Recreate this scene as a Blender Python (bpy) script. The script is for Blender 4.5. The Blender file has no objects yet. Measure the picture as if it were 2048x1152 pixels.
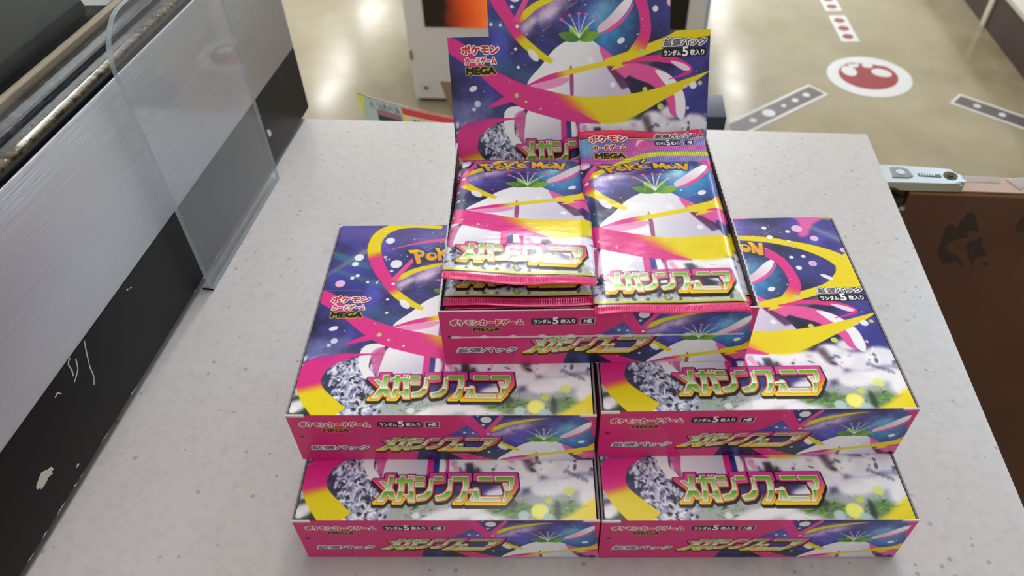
import bpy, bmesh, math, random
import numpy as np
from mathutils import Vector, Matrix

# ------------------------------------------------------------------ camera, sky, lamps, exposure
scene = bpy.context.scene
R = math.radians
CAM = Vector((.1276, -.1545, 1.1991))
YAW, PITCH, ROLL, FPX = R(-7.650), R(44.790), R(-2.633), 1488.6

def make_camera():
    f = Vector((math.sin(YAW)*math.cos(PITCH), math.cos(YAW)*math.cos(PITCH), -math.sin(PITCH)))
    r = Vector((math.cos(YAW), -math.sin(YAW), 0)); u = r.cross(f)
    r2 = r*math.cos(ROLL) + u*math.sin(ROLL); u2 = u*math.cos(ROLL) - r*math.sin(ROLL)
    cd = bpy.data.cameras.new('camera'); cam = bpy.data.objects.new('camera', cd); scene.collection.objects.link(cam)
    m = Matrix((r2, u2, -f)).transposed().to_4x4(); m.translation = CAM; cam.matrix_world = m
    cd.sensor_width = 36.0; cd.lens = FPX/2048*36; cd.clip_start = .01; cd.clip_end = 60
    cd.dof.use_dof = True; cd.dof.focus_distance = .40; cd.dof.aperture_fstop = 13.0
    scene.camera = cam
make_camera()

world = bpy.data.worlds.new('daylight'); scene.world = world; world.use_nodes = True
world.node_tree.nodes['Background'].inputs[0].default_value = (.93, .96, 1.0, 1)
world.node_tree.nodes['Background'].inputs[1].default_value = .45
scene.view_settings.view_transform = 'Standard'; scene.view_settings.look = 'None'
scene.view_settings.gamma = 1.0; scene.view_settings.use_curve_mapping = False
scene.view_settings.exposure = 0.33

def area(name, loc, rot, sx, sy, power, col):
    l = bpy.data.lights.new(name, 'AREA'); l.shape = 'RECTANGLE'; l.size = sx; l.size_y = sy; l.energy = power; l.color = col
    o = bpy.data.objects.new(name, l); o.location = loc; o.rotation_euler = rot; scene.collection.objects.link(o); return o
CEIL = 2.8
TUBES = [(-2.6, y) for y in (1.4, 3.2, 5.0, 6.8, 8.6)] + [(.1, y) for y in (.6, 2.4, 4.2, 6.0, 7.8)] + [(1.55, y) for y in (5.0, 6.8, 8.6)] + [(.3, -1.3)]  # nearest middle lamp and the one behind are added to brighten tops and fronts
for x, y in TUBES:
    area('ceiling_lamp_light', (x, y, CEIL - .075), (0, 0, 0), .12, 1.2, ({-2.6: 8, .1: 24, 1.55: 7, .3: 8}[x] if y != .6 else 6), (1, .985, .975))
for x in (-2.4, 0.0, 2.4):                                              # daylight through the shop windows
    area('window_daylight', (x, 10.35, 1.5), (R(-90), 0, 0), 1.9, 2.2, 60, (.92, 1.0, .96))
area('window_daylight', (3.16, 3.2, 2.05), (0, R(90), 0), 1.1, 2.6, 55, (.55, .76, 1.0))

# ------------------------------------------------------------------ helpers
def link(o, parent=None):
    scene.collection.objects.link(o)
    if parent is not None: o.parent = parent
    return o
def thing(name, label, cat, loc=(0, 0, 0), rz=0.0, group=None):
    o = bpy.data.objects.new(name, None); o.empty_display_size = .02; link(o); o.location = loc; o.rotation_euler = (0, 0, rz)
    return tag(o, label, cat, group)
def tag(o, label, cat, group=None):
    o['label'] = label; o['category'] = cat
    if group: o['group'] = group
    return o
def struct(o): o['kind'] = 'structure'; return o
def mesh(name, verts, faces, mats, parent=None, mi=None, uv=None, smooth=False, loc=None):
    me = bpy.data.meshes.new(name); me.from_pydata([tuple(v) for v in verts], [], [tuple(f) for f in faces])
    for m in (mats if isinstance(mats, (list, tuple)) else [mats]): me.materials.append(m)
    if mi is not None: me.polygons.foreach_set('material_index', mi)
    if uv is not None:
        L = me.uv_layers.new(name='UVMap'); L.data.foreach_set('uv', np.asarray(uv, np.float32).ravel())
    if smooth: me.polygons.foreach_set('use_smooth', [True]*len(me.polygons))
    me.update(); o = bpy.data.objects.new(name, me); link(o, parent)
    if loc: o.location = loc
    return o
BOXF = [(0,3,2,1),(4,5,6,7),(0,1,5,4),(1,2,6,5),(2,3,7,6),(3,0,4,7)]     # bottom, top, front, right, back, left
def boxv(a, b): return [(a[0],a[1],a[2]),(b[0],a[1],a[2]),(b[0],b[1],a[2]),(a[0],b[1],a[2]),(a[0],a[1],b[2]),(b[0],a[1],b[2]),(b[0],b[1],b[2]),(a[0],b[1],b[2])]
def box(name, a, b, mat, parent=None, bev=0.0, seg=2):
    bm = bmesh.new(); vs = [bm.verts.new(v) for v in boxv(a, b)]
    for f in BOXF: bm.faces.new([vs[i] for i in f])
    if bev: bmesh.ops.bevel(bm, geom=list(bm.edges), offset=bev, segments=seg, affect='EDGES', profile=.6)
    return bmo(name, bm, mat, parent, bool(bev))
def bmo(name, bm, mat, parent=None, smooth=False):
    bmesh.ops.recalc_face_normals(bm, faces=list(bm.faces))
    me = bpy.data.meshes.new(name); bm.to_mesh(me); bm.free(); me.materials.append(mat)
    if smooth:
        me.polygons.foreach_set('use_smooth', [True]*len(me.polygons)); me.set_sharp_from_angle(angle=R(40))
    o = bpy.data.objects.new(name, me); return link(o, parent)
def prism(name, pts, z0, z1, mat, parent=None, M=None, bev=0.0):
    """outline in a plane, given thickness; M places the plane"""
    bm = bmesh.new(); lo = [bm.verts.new((p[0], p[1], z0)) for p in pts]; hi = [bm.verts.new((p[0], p[1], z1)) for p in pts]; n = len(pts)
    bm.faces.new(lo[::-1]); bm.faces.new(hi)
    for i in range(n): bm.faces.new((lo[i], lo[(i+1) % n], hi[(i+1) % n], hi[i]))
    if bev: bmesh.ops.bevel(bm, geom=[e for e in bm.edges if abs(e.verts[0].co.z - e.verts[1].co.z) < 1e-9 and e.verts[0].co.z > (z0+z1)/2], offset=bev, segments=2, affect='EDGES')
    if M is not None: bmesh.ops.transform(bm, matrix=M, verts=list(bm.verts))
    return bmo(name, bm, mat, parent, bool(bev))
def tube(name, p, q, r, mat, parent=None, n=16):
    p, q = Vector(p), Vector(q); bm = bmesh.new()
    bmesh.ops.create_cone(bm, cap_ends=True, segments=n, radius1=r, radius2=r, depth=(q-p).length)
    bmesh.ops.transform(bm, matrix=Matrix.Translation((p+q)/2) @ (q-p).to_track_quat('Z', 'Y').to_matrix().to_4x4(), verts=list(bm.verts))
    return bmo(name, bm, mat, parent, True)

# ------------------------------------------------------------------ materials
def mat(name, col=(.8, .8, .8), rough=.5, metal=0.0, spec=.5, **kw):
    m = bpy.data.materials.new(name); m.use_nodes = True; b = m.node_tree.nodes['Principled BSDF']
    b.inputs['Base Color'].default_value = (*col, 1); b.inputs['Roughness'].default_value = rough
    b.inputs['Metallic'].default_value = metal; b.inputs['Specular IOR Level'].default_value = spec
    for k, v in kw.items(): b.inputs[k].default_value = v
    return m
def nd(m, t, **kw):
    n = m.node_tree.nodes.new(t)
    for k, v in kw.items(): setattr(n, k, v)
    return n
def lk(m, a, b): m.node_tree.links.new(a, b)
def bsdf(m): return m.node_tree.nodes['Principled BSDF']
def srgb(r, g, b): return tuple(((c/255)/12.92 if c/255 <= .04045 else ((c/255+.055)/1.055)**2.4) for c in (r, g, b))
def noise(m, scale, detail=4, rough=.55, stretch=None, coord='Object'):
    tc = nd(m, 'ShaderNodeTexCoord'); n = nd(m, 'ShaderNodeTexNoise'); n.inputs['Scale'].default_value = scale; n.inputs['Detail'].default_value = detail; n.inputs['Roughness'].default_value = rough
    if stretch:
        mp = nd(m, 'ShaderNodeMapping'); mp.inputs['Scale'].default_value = stretch; lk(m, tc.outputs[coord], mp.inputs[0]); lk(m, mp.outputs[0], n.inputs['Vector'])
    else: lk(m, tc.outputs[coord], n.inputs['Vector'])
    return n.outputs['Fac']
def ramp(m, fac, stops):
    r = nd(m, 'ShaderNodeValToRGB'); e = r.color_ramp.elements
    while len(e) < len(stops): e.new(.5)
    for x, (p, c) in zip(e, stops): x.position = p; x.color = (*c, 1)
    lk(m, fac, r.inputs[0]); return r.outputs[0]
def bump(m, h, strength, dist=.001):
    b = nd(m, 'ShaderNodeBump'); b.inputs['Strength'].default_value = strength; b.inputs['Distance'].default_value = dist
    lk(m, h, b.inputs['Height']); lk(m, b.outputs[0], bsdf(m).inputs['Normal'])
def printed(name, img, rough, **kw):
    m = mat(name, rough=rough, **kw); t = nd(m, 'ShaderNodeTexImage'); t.image = img; t.interpolation = 'Cubic'
    lk(m, t.outputs[0], bsdf(m).inputs['Base Color']); return m

M = {}
M['paper'] = mat('white_board', srgb(226, 224, 226), .6)
M['greyboard'] = mat('grey_board', srgb(126, 122, 124), .75)
M['pinkboard'] = mat('pink_card', srgb(214, 38, 118), .4)
# speckled counter top
m = M['counter'] = mat('speckled_worktop', rough=.32)
a = ramp(m, noise(m, 230, 3, .6), [(0, srgb(178, 173, 172)), (.30, srgb(178, 173, 172)), (.5, srgb(186, 181, 180)), (1, srgb(192, 188, 187))])
v = nd(m, 'ShaderNodeTexVoronoi'); v.inputs['Scale'].default_value = 230; v.inputs['Randomness'].default_value = 1
tc = nd(m, 'ShaderNodeTexCoord'); lk(m, tc.outputs['Object'], v.inputs['Vector'])
sep = nd(m, 'ShaderNodeSeparateColor'); lk(m, v.outputs['Color'], sep.inputs[0])
def mth(m, op, x, y):
    n = nd(m, 'ShaderNodeMath', operation=op)
    for i, q in enumerate((x, y)):
        if isinstance(q, (int, float)): n.inputs[i].default_value = q
        else: lk(m, q, n.inputs[i])
    return n.outputs[0]
near = mth(m, 'LESS_THAN', v.outputs['Distance'], mth(m, 'MULTIPLY', sep.outputs[1], .30)); pick = mth(m, 'GREATER_THAN', sep.outputs[0], .80)
mx = nd(m, 'ShaderNodeMix', data_type='RGBA'); lk(m, mth(m, 'MULTIPLY', mth(m, 'MULTIPLY', near, pick), .6), mx.inputs[0]); lk(m, a, mx.inputs[6])
lk(m, ramp(m, sep.outputs[2], [(0, srgb(92, 86, 84)), (.6, srgb(142, 132, 130)), (1, srgb(176, 158, 152))]), mx.inputs[7])
v2 = nd(m, 'ShaderNodeTexVoronoi'); v2.inputs['Scale'].default_value = 62; lk(m, tc.outputs['Object'], v2.inputs['Vector']); s2 = nd(m, 'ShaderNodeSeparateColor'); lk(m, v2.outputs['Color'], s2.inputs[0])
f2 = mth(m, 'MULTIPLY', mth(m, 'MULTIPLY', mth(m, 'LESS_THAN', v2.outputs['Distance'], mth(m, 'MULTIPLY', s2.outputs[1], .28)), mth(m, 'GREATER_THAN', s2.outputs[0], .6)), .16)
mx2 = nd(m, 'ShaderNodeMix', data_type='RGBA'); lk(m, f2, mx2.inputs[0]); lk(m, mx.outputs[2], mx2.inputs[6]); mx2.inputs[7].default_value = (*srgb(150, 140, 138), 1)
lk(m, mx2.outputs[2], bsdf(m).inputs['Base Color'])
# sealed concrete floor
m = M['floor'] = mat('sealed_concrete', rough=.16, spec=.5)
n1 = noise(m, 1.6, 6, .62); lk(m, ramp(m, n1, [(.3, srgb(124, 109, 80)), (.48, srgb(148, 137, 110)), (.62, srgb(160, 150, 126)), (.8, srgb(142, 126, 90))]), bsdf(m).inputs['Base Color'])
rr = ramp(m, noise(m, 5, 4), [(.3, (.13,)*3), (.7, (.19,)*3)]); lk(m, rr, bsdf(m).inputs['Roughness'])
# brushed steel
m = M['steel'] = mat('brushed_steel', srgb(206, 208, 216), .3, 1.0, Anisotropic=.6)
nz = noise(m, 60, 4, .6, (.12, .12, 50)); lk(m, ramp(m, nz, [(.3, (.24,)*3), (.7, (.40,)*3)]), bsdf(m).inputs['Roughness']); bump(m, nz, .35, .0006)
m = M['black_panel'] = mat('black_laminate', srgb(14, 12, 12), .45, spec=.25)
M['rubber'] = mat('black_rubber', srgb(10, 9, 9), .6, spec=.2)
m = M['grime'] = mat('grimy_dark_glass', srgb(40, 42, 48), .25)
lk(m, ramp(m, noise(m, 90, 6, .7, (1, .35, 1)), [(.35, srgb(22, 22, 27)), (.55, srgb(50, 50, 54)), (.72, srgb(96, 92, 90))]), bsdf(m).inputs['Base Color'])
m = M['bronze'] = mat('bronze_strip', srgb(150, 128, 92), .5, .6)
lk(m, ramp(m, noise(m, 300, 4, .6, (1, .05, 1)), [(.35, srgb(70, 56, 40)), (.6, srgb(168, 146, 108)), (.75, srgb(220, 200, 160))]), bsdf(m).inputs['Base Color'])
M['tan'] = mat('tan_metal', srgb(176, 152, 124), .35, .3)
M['cavity'] = mat('dark_cavity', srgb(16, 16, 20), .6, spec=.2)
M['pale'] = mat('pale_paper', srgb(206, 206, 196), .5)
M['chip'] = mat('bare_chip', srgb(206, 202, 190), .6)
M['chrome'] = mat('polished_chrome', srgb(222, 222, 224), .12, 1.0)
M['darkmetal'] = mat('dark_metal', srgb(70, 62, 54), .35, .85)
M['screw'] = mat('worn_screw', srgb(96, 82, 66), .4, .8)
m = M['gate'] = mat('brown_board', rough=.6)
lk(m, ramp(m, noise(m, 14, 6, .6), [(.3, srgb(84, 50, 33)), (.7, srgb(100, 62, 41))]), bsdf(m).inputs['Base Color'])
M['gatetop'] = mat('worn_board_edge', srgb(176, 148, 130), .4); M['stain'] = mat('torn_patch', srgb(60, 42, 34), .75); M['gateedge'] = mat('raw_edge', srgb(150, 104, 64), .6)
m = M['tape'] = mat('clear_tape', srgb(224, 220, 216), .15); bsdf(m).inputs['Alpha'].default_value = .35
M['white'] = mat('white_coat', srgb(244, 240, 242), .35); M['ceil'] = mat('ceiling_paint', srgb(236, 236, 234), .8); M['wall'] = mat('wall_paint', srgb(226, 224, 218), .8)
M['shelfpaint'] = mat('shelf_paint', srgb(200, 195, 184), .4); M['brownbase'] = mat('dark_brown_base', srgb(56, 36, 32), .4); M['cream'] = mat('cream_strip', srgb(206, 196, 180), .5)
M['sticker'] = mat('white_vinyl', srgb(208, 208, 210), .3); M['red'] = mat('red_ink', srgb(142, 26, 40), .3); M['greyink'] = mat('grey_ink', srgb(92, 82, 84), .3); M['paleink'] = mat('pale_ink', srgb(222, 206, 214), .3)
M['kraft'] = mat('kraft_card', srgb(150, 124, 100), .7); M['navyplastic'] = mat('navy_plastic', srgb(52, 58, 78), .4)
m = M['lamp'] = mat('lamp_tube', (1, 1, 1), .5); bsdf(m).inputs['Emission Color'].default_value = (1, .985, .95, 1); bsdf(m).inputs['Emission Strength'].default_value = 9.0
# clear acrylic and glass: fresnel mix of a clear pass and a mirror, plus a diffuse mix that paints in the acrylic's milky sheen
def clear(name, tint, haze, ior=1.49, hazecol=(.8, .8, .82)):
    m = bpy.data.materials.new(name); m.use_nodes = True; t = m.node_tree; t.nodes.remove(t.nodes['Principled BSDF']); out = t.nodes['Material Output']
    tr = nd(m, 'ShaderNodeBsdfTransparent'); tr.inputs[0].default_value = (*tint, 1); gl = nd(m, 'ShaderNodeBsdfGlossy'); gl.inputs['Roughness'].default_value = .012
    lw = nd(m, 'ShaderNodeLayerWeight'); lw.inputs[0].default_value = .5; r0 = ((ior-1)/(ior+1))**2
    p5 = mth(m, 'POWER', lw.outputs['Facing'], 5.0); frv = mth(m, 'ADD', mth(m, 'MULTIPLY', p5, 1 - r0), r0); df = nd(m, 'ShaderNodeBsdfDiffuse'); df.inputs[0].default_value = (*hazecol, 1)
    a = nd(m, 'ShaderNodeMixShader'); lk(m, frv, a.inputs[0]); lk(m, tr.outputs[0], a.inputs[1]); lk(m, gl.outputs[0], a.inputs[2])
    b = nd(m, 'ShaderNodeMixShader'); b.inputs[0].default_value = haze; lk(m, a.outputs[0], b.inputs[1]); lk(m, df.outputs[0], b.inputs[2]); lk(m, b.outputs[0], out.inputs[0]); return m
M['acrylic'] = clear('clear_acrylic', (.97, .975, .98), .055); M['acrylic_edge'] = clear('sawn_acrylic_edge', (.74, .8, .84), .5, 1.49, (.60, .67, .72)); M['glass'] = clear('case_glass', (.94, .96, .97), .004, 1.32)
# ------------------------------------------------------------------ flat print, drawn by the script into generated images
def glyphs(text):
    """outlines of a line of lettering, scaled into the unit square (y up)"""
    c = bpy.data.curves.new('lettering', 'FONT'); c.body = text; c.resolution_u = 4
    o = bpy.data.objects.new('lettering', c); bpy.context.scene.collection.objects.link(o)
    dg = bpy.context.evaluated_depsgraph_get(); oc = o.evaluated_get(dg).to_curve(dg)
    out = []
    for s in oc.splines:
        bp = s.bezier_points; n = len(bp); pts = []
        for i in range(n):
            a, b = bp[i], bp[(i + 1) % n]
            p0, p1, p2, p3 = [np.array(q[:2]) for q in (a.co, a.handle_right, b.handle_left, b.co)]
            for t in (0, .25, .5, .75):
                pts.append((1-t)**3*p0 + 3*(1-t)**2*t*p1 + 3*(1-t)*t*t*p2 + t**3*p3)
        out.append(np.array(pts))
    o.evaluated_get(dg).to_curve_clear()
    bpy.data.objects.remove(o); bpy.data.curves.remove(c)
    al = np.concatenate(out); lo, hi = al.min(0), al.max(0)
    return [(p - lo) / (hi - lo) for p in out]

def spline(pts, n=6, closed=True):
    P = np.array(pts, float); m = len(P); out = []
    for i in range(m if closed else m - 1):
        g = lambda k: P[k % m] if closed else P[min(max(k, 0), m - 1)]
        p0, p1, p2, p3 = g(i-1), g(i), g(i+1), g(i+2)
        for t in np.arange(n) / n:
            out.append(.5*(2*p1 + (p2-p0)*t + (2*p0-5*p1+4*p2-p3)*t*t + (3*p1-p0-3*p2+p3)*t**3))
    if not closed: out.append(P[-1])
    return np.array(out)

def band(pts, n=8):
    """ribbon round a smooth centre line; pts are (u, v, full width)"""
    C = spline(pts, n, False); d = np.gradient(C[:, :2], axis=0); d /= np.linalg.norm(d, axis=1)[:, None] + 1e-9
    nn = np.stack([-d[:, 1], d[:, 0]], 1) * np.maximum(C[:, 2:3], .05) / 2
    return np.concatenate([C[:, :2] + nn, (C[:, :2] - nn)[::-1]])

def ell(u, v, a, b=None, rot=0, n=20):
    t = np.linspace(0, 2*np.pi, n, endpoint=False); b = b or a
    x, y = a*np.cos(t), b*np.sin(t); c, s = np.cos(rot), np.sin(rot)
    return np.stack([u + x*c - y*s, v + x*s + y*c], 1)

def vnoise(h, w, cell, rng, octaves=4):
    out = np.zeros((h, w)); amp = 1; tot = 0
    for k in range(octaves):
        c = max(cell / 2**k, 1.5); gh, gw = int(h/c) + 3, int(w/c) + 3
        g = rng.random((gh, gw)); y = np.arange(h)/c; x = np.arange(w)/c
        yi, xi = y.astype(int), x.astype(int); fy, fx = y-yi, x-xi; fy = fy*fy*(3-2*fy); fx = fx*fx*(3-2*fx)
        a = g[yi][:, xi]*(1-fx) + g[yi][:, xi+1]*fx; b = g[yi+1][:, xi]*(1-fx) + g[yi+1][:, xi+1]*fx
        out += amp*(a*(1-fy)[:, None] + b*fy[:, None]); tot += amp; amp *= .55
    return out / tot

def dilate(m, r):
    r = int(round(r)); m = np.pad(m, r + 1)
    for k in range(r):
        n = m.copy()
        n[1:] = np.maximum(n[1:], m[:-1]); n[:-1] = np.maximum(n[:-1], m[1:])
        if k % 2 == 0:
            q = n.copy(); n[:, 1:] = np.maximum(n[:, 1:], q[:, :-1]); n[:, :-1] = np.maximum(n[:, :-1], q[:, 1:])
        else:
            n[:, 1:] = np.maximum(n[:, 1:], m[:, :-1]); n[:, :-1] = np.maximum(n[:, :-1], m[:, 1:])
        m = n
    return m

def blur(m, r):
    r = int(r)
    for _ in range(2):
        for ax in (0, 1):
            c = np.cumsum(np.pad(m, [(r+1, r) if a == ax else (0, 0) for a in (0, 1)]), axis=ax)
            m = (np.take(c, range(2*r+1, c.shape[ax]), ax) - np.take(c, range(0, c.shape[ax]-2*r-1), ax)) / (2*r+1)
    return m

class Canvas:
    """a sheet of print, w x h mm, v up; T maps drawing millimetres to sheet millimetres"""
    def __init__(s, w, h, k, base):
        s.k, s.W, s.H = k, int(round(w*k)), int(round(h*k)); s.a = np.empty((s.H, s.W, 3)); s.a[:] = base
        s.su = s.sv = 1.0; s.ou = s.ov = 0.0; s.clip = None
    def T(s, p):
        p = np.asarray(p, float); return p * (s.su, s.sv) + (s.ou, s.ov)
    def cover(s, polys, raw=False, pad=0):
        """coverage of the union of closed outlines (signed winding), and its window"""
        P = [(np.asarray(p, float) if raw else s.T(p)) * s.k for p in polys]
        al = np.concatenate(P)
        x0 = int(max(-pad, np.floor(al[:, 0].min()) - 1)); x1 = int(min(s.W + pad, np.ceil(al[:, 0].max()) + 2))
        y0 = int(max(-pad, np.floor(al[:, 1].min()) - 1)); y1 = int(min(s.H + pad, np.ceil(al[:, 1].max()) + 2))
        if x1 <= x0 or y1 <= y0: return None
        ss = 3; w, h = x1-x0, (y1-y0)*ss; acc = np.zeros((h, w + 2))
        for p in P:
            q = np.roll(p, -1, 0)
            for (ax, ay), (bx, by) in zip(p, q):
                if ay == by: continue
                sg = 1.0
                if ay > by: ax, ay, bx, by, sg = bx, by, ax, ay, -1.0
                r0 = max(0, int(np.ceil((ay-y0)*ss - .5))); r1 = min(h, int(np.ceil((by-y0)*ss - .5)))
                if r1 <= r0: continue
                r = np.arange(r0, r1); yy = y0 + (r + .5)/ss
                x = np.clip(ax + (bx-ax)*(yy-ay)/(by-ay) - x0, 0, w); i = x.astype(int); f = x - i
                acc[r, i] += sg*(1-f); acc[r, i+1] += sg*f
        m = np.clip(np.abs(np.cumsum(acc, 1)[:, :w]), 0, 1).reshape(y1-y0, ss, w).mean(1)
        return m, y0, x0
    def lay(s, m, y0, x0, col, alpha=1.0):
        if y0 < 0: m = m[-y0:]; y0 = 0
        if x0 < 0: m = m[:, -x0:]; x0 = 0
        if y0 >= s.H or x0 >= s.W: return
        m = m[:s.H-y0, :s.W-x0]
        if m.size == 0: return
        h, w = m.shape
        if s.clip is not None: m = m * s.clip[y0:y0+h, x0:x0+w]
        if callable(col):
            uu = ((np.arange(x0, x0+w) + .5)/s.k - s.ou)/s.su; vv = ((np.arange(y0, y0+h) + .5)/s.k - s.ov)/s.sv
            col = col(uu[None, :] + 0*vv[:, None], vv[:, None] + 0*uu[None, :])
        a = (m*alpha)[..., None]; s.a[y0:y0+h, x0:x0+w] = s.a[y0:y0+h, x0:x0+w]*(1-a) + np.asarray(col)*a
    def fill(s, polys, col, alpha=1.0, soft=0, raw=False):
        if not isinstance(polys, list): polys = [polys]
        r = max(1, int(soft*s.k*s.su)) if soft else 0
        c = s.cover(polys, raw, 4*r)
        if c is None: return
        m, y0, x0 = c
        if soft:
            m = np.pad(m, 2*r); y0 -= 2*r; x0 -= 2*r; m = blur(m, r)
        s.lay(m, y0, x0, col, alpha)
    def outline(s, polys, layers, raw=False):
        """layers: (grow mm, colour, (du, dv)) from the back forward"""
        c = s.cover(polys, raw, 40)
        if c is None: return
        for g, col, (du, dv) in layers:
            m, y0, x0 = c; r = int(round(g*s.k)); mm = dilate(m, r) if r > 0 else np.pad(m, 1); r = max(r, 0)
            s.lay(mm, y0 - r - 1 + int(round(dv*s.k)), x0 - r - 1 + int(round(du*s.k)), col)
    def text(s, txt, box, layers, shear=0.0, grow=0.0):
        u0, v0, u1, v1 = box; L = []
        for p in glyphs(txt):
            L.append(np.stack([u0 + p[:, 0]*(u1-u0) + shear*p[:, 1]*(v1-v0), v0 + p[:, 1]*(v1-v0)], 1))
        s.outline(L, [(g + grow, c, o) for g, c, o in layers], raw=True)
    def rrect(s, u0, v0, u1, v1, r, col):
        q = [ell(x, y, r, n=16) for x in (u0+r, u1-r) for y in (v0+r, v1-r)]
        m = np.array([[u0, v0+r], [u0+r, v0], [u1-r, v0], [u1, v0+r], [u1, v1-r], [u1-r, v1], [u0+r, v1], [u0, v1-r]])
        s.fill(q + [m], col, raw=True)
    def image(s, name):
        im = bpy.data.images.new(name, s.W, s.H); px = np.ones((s.H, s.W, 4), np.float32)
        px[..., :3] = np.clip(s.a, 0, 1); im.pixels.foreach_set(px.ravel()); im.update(); im.pack(); return im

def rgb(r, g, b): return np.array((r, g, b))/255.0
PINK, YEL, NAVY, WHITE, BLACK = rgb(226, 42, 138), rgb(238, 214, 12), rgb(30, 24, 72), rgb(247, 245, 250), rgb(10, 8, 12)
def grad(c0, c1, p0, p1):
    p0, p1 = np.array(p0, float), np.array(p1, float); d = p1-p0; L = d @ d
    def f(u, v):
        t = np.clip(((u-p0[0])*d[0] + (v-p0[1])*d[1])/L, 0, 1); t = (t*t*(3-2*t))[..., None]
        return np.asarray(c0)*(1-t) + np.asarray(c1)*t
    return f

def wordmark(s, u0, v0, k, kv):
    """arched yellow wordmark with blue rim: P o K e M o N; drawing units of 1/2048 picture width"""
    e = lambda x, y, a, b: ell(x, y, a, b, 0, 24)
    hole = lambda p: p[::-1]
    up = [[(145,245),(300,230),(410,238),(455,268),(432,302),(375,318),(415,380),(345,394),(275,300),(262,278),(205,280)],
          e(572,295,100,46),
          [(612,195),(690,190),(712,232),(800,190),(858,200),(772,248),(890,288),(1002,292),(880,308),(738,272),(766,326),(700,336),(668,240)],
          e(985,236,96,44), [(1030,262),(1080,250),(1136,246),(1070,272)],
          [(958,158),(1008,100),(1058,98),(1018,140)],
          [(1178,150),(1248,157),(1284,192),(1326,142),(1388,148),(1452,274),(1382,278),(1346,222),(1302,252),(1258,220),(1242,270),(1180,270)],
          e(1510,220,102,46),
          [(1578,140),(1660,142),(1742,216),(1762,150),(1830,146),(1790,286),(1716,290),(1655,230),(1668,268),(1606,272),(1625,190)]]
    ho = [[(312,258),(385,258),(396,274),(340,288)], e(588,280,42,16), e(998,219,38,11), [(1000,243),(1130,236),(1140,243),(1010,252)], e(1526,202,40,14)]
    def M(p):
        p = np.array(p, float); p = p if np.sum(p[:, 0]*np.roll(p[:, 1], -1) - p[:, 1]*np.roll(p[:, 0], -1)) > 0 else p[::-1]
        return np.stack([u0 + (p[:, 0]-145)*k, v0 - (p[:, 1]-240 + (p[:, 0]-145)*.056)*kv], 1)
    A = [M(p) for p in up]; Hh = [M(p)[::-1] for p in ho]
    b = rgb(52, 66, 122); g = 16*k
    s.outline([s.T(p) for p in A], [(g*1.5, rgb(22, 24, 60), (-g*1.0, -g*.9)), (g*1.2, b, (0, 0))], raw=True)
    s.outline([s.T(p) for p in A + Hh], [(0, grad(rgb(250, 200, 20), rgb(240, 168, 20), (0, v0), (0, v0 - 60*kv)), (0, 0))], raw=True)

TITLE = [
 [(275,130),(338,130),(335,200),(326,262),(402,385),(340,393),(297,345),(240,422),(172,425),(262,275),(165,195),(215,190),(270,225)],
 [(370,165),(598,165),(600,205),(370,205)], [(425,132),(482,132),(485,290),(462,422),(408,422),(430,290)],
 [(540,190),(598,190),(640,425),(580,425),(560,384),(497,350),(570,350)],
 [(530,128),(550,128),(558,158),(540,158)], [(575,128),(597,128),(603,158),(585,158)],
 [(615,140),(735,140),(741,185),(620,185)], [(630,210),(745,210),(745,250),(640,250)],
 [(815,165),(850,165),(850,290),(835,345),(780,395),(680,410),(665,360),(750,345),(800,300),(815,250)],
 [(865,140),(980,140),(985,183),(870,183)],
 [(1060,170),(1095,170),(1100,290),(1080,350),(1030,395),(930,410),(910,365),(1000,345),(1050,300),(1065,250)],
 [(1100,140),(1305,140),(1312,260),(1285,350),(1240,425),(1180,425),(1235,340),(1255,250),(1250,185),(1110,185)],
 [(1330,293),(1445,293),(1445,322),(1335,322)], [(1398,276),(1432,276),(1434,420),(1400,420)],
 [(1400,322),(1385,420),(1345,420),(1385,330)], [(1428,330),(1445,330),(1470,420),(1440,420)],
 [(1430,140),(1615,140),(1620,185),(1440,185)], [(1475,380),(1712,380),(1730,425),(1490,425)],
 [(1650,140),(1895,140),(1898,210),(1870,290),(1835,305),(1845,240),(1840,185),(1665,185)],
 [(1760,225),(1810,225),(1838,300),(1825,370),(1790,425),(1755,428),(1790,350),(1790,290)]]
SPIKE = [[(88,172),(250,176),(265,250),(225,276)], [(128,440),(245,440),(300,360),(250,330)], [(240,108),(345,108),(345,150),(250,190)],
 [(1140,445),(1240,445),(1290,380),(1230,350)], [(1300,450),(1780,450),(1860,370),(1700,380),(1380,380)], [(375,440),(470,440),(510,380),(440,350)],
 [(1395,108),(1915,108),(1935,250),(1870,340),(1850,250),(1860,170),(1400,170)], [(820,108),(990,108),(1000,200),(870,210)], [(1060,108),(1320,108),(1330,180),(1080,180)]]
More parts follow.
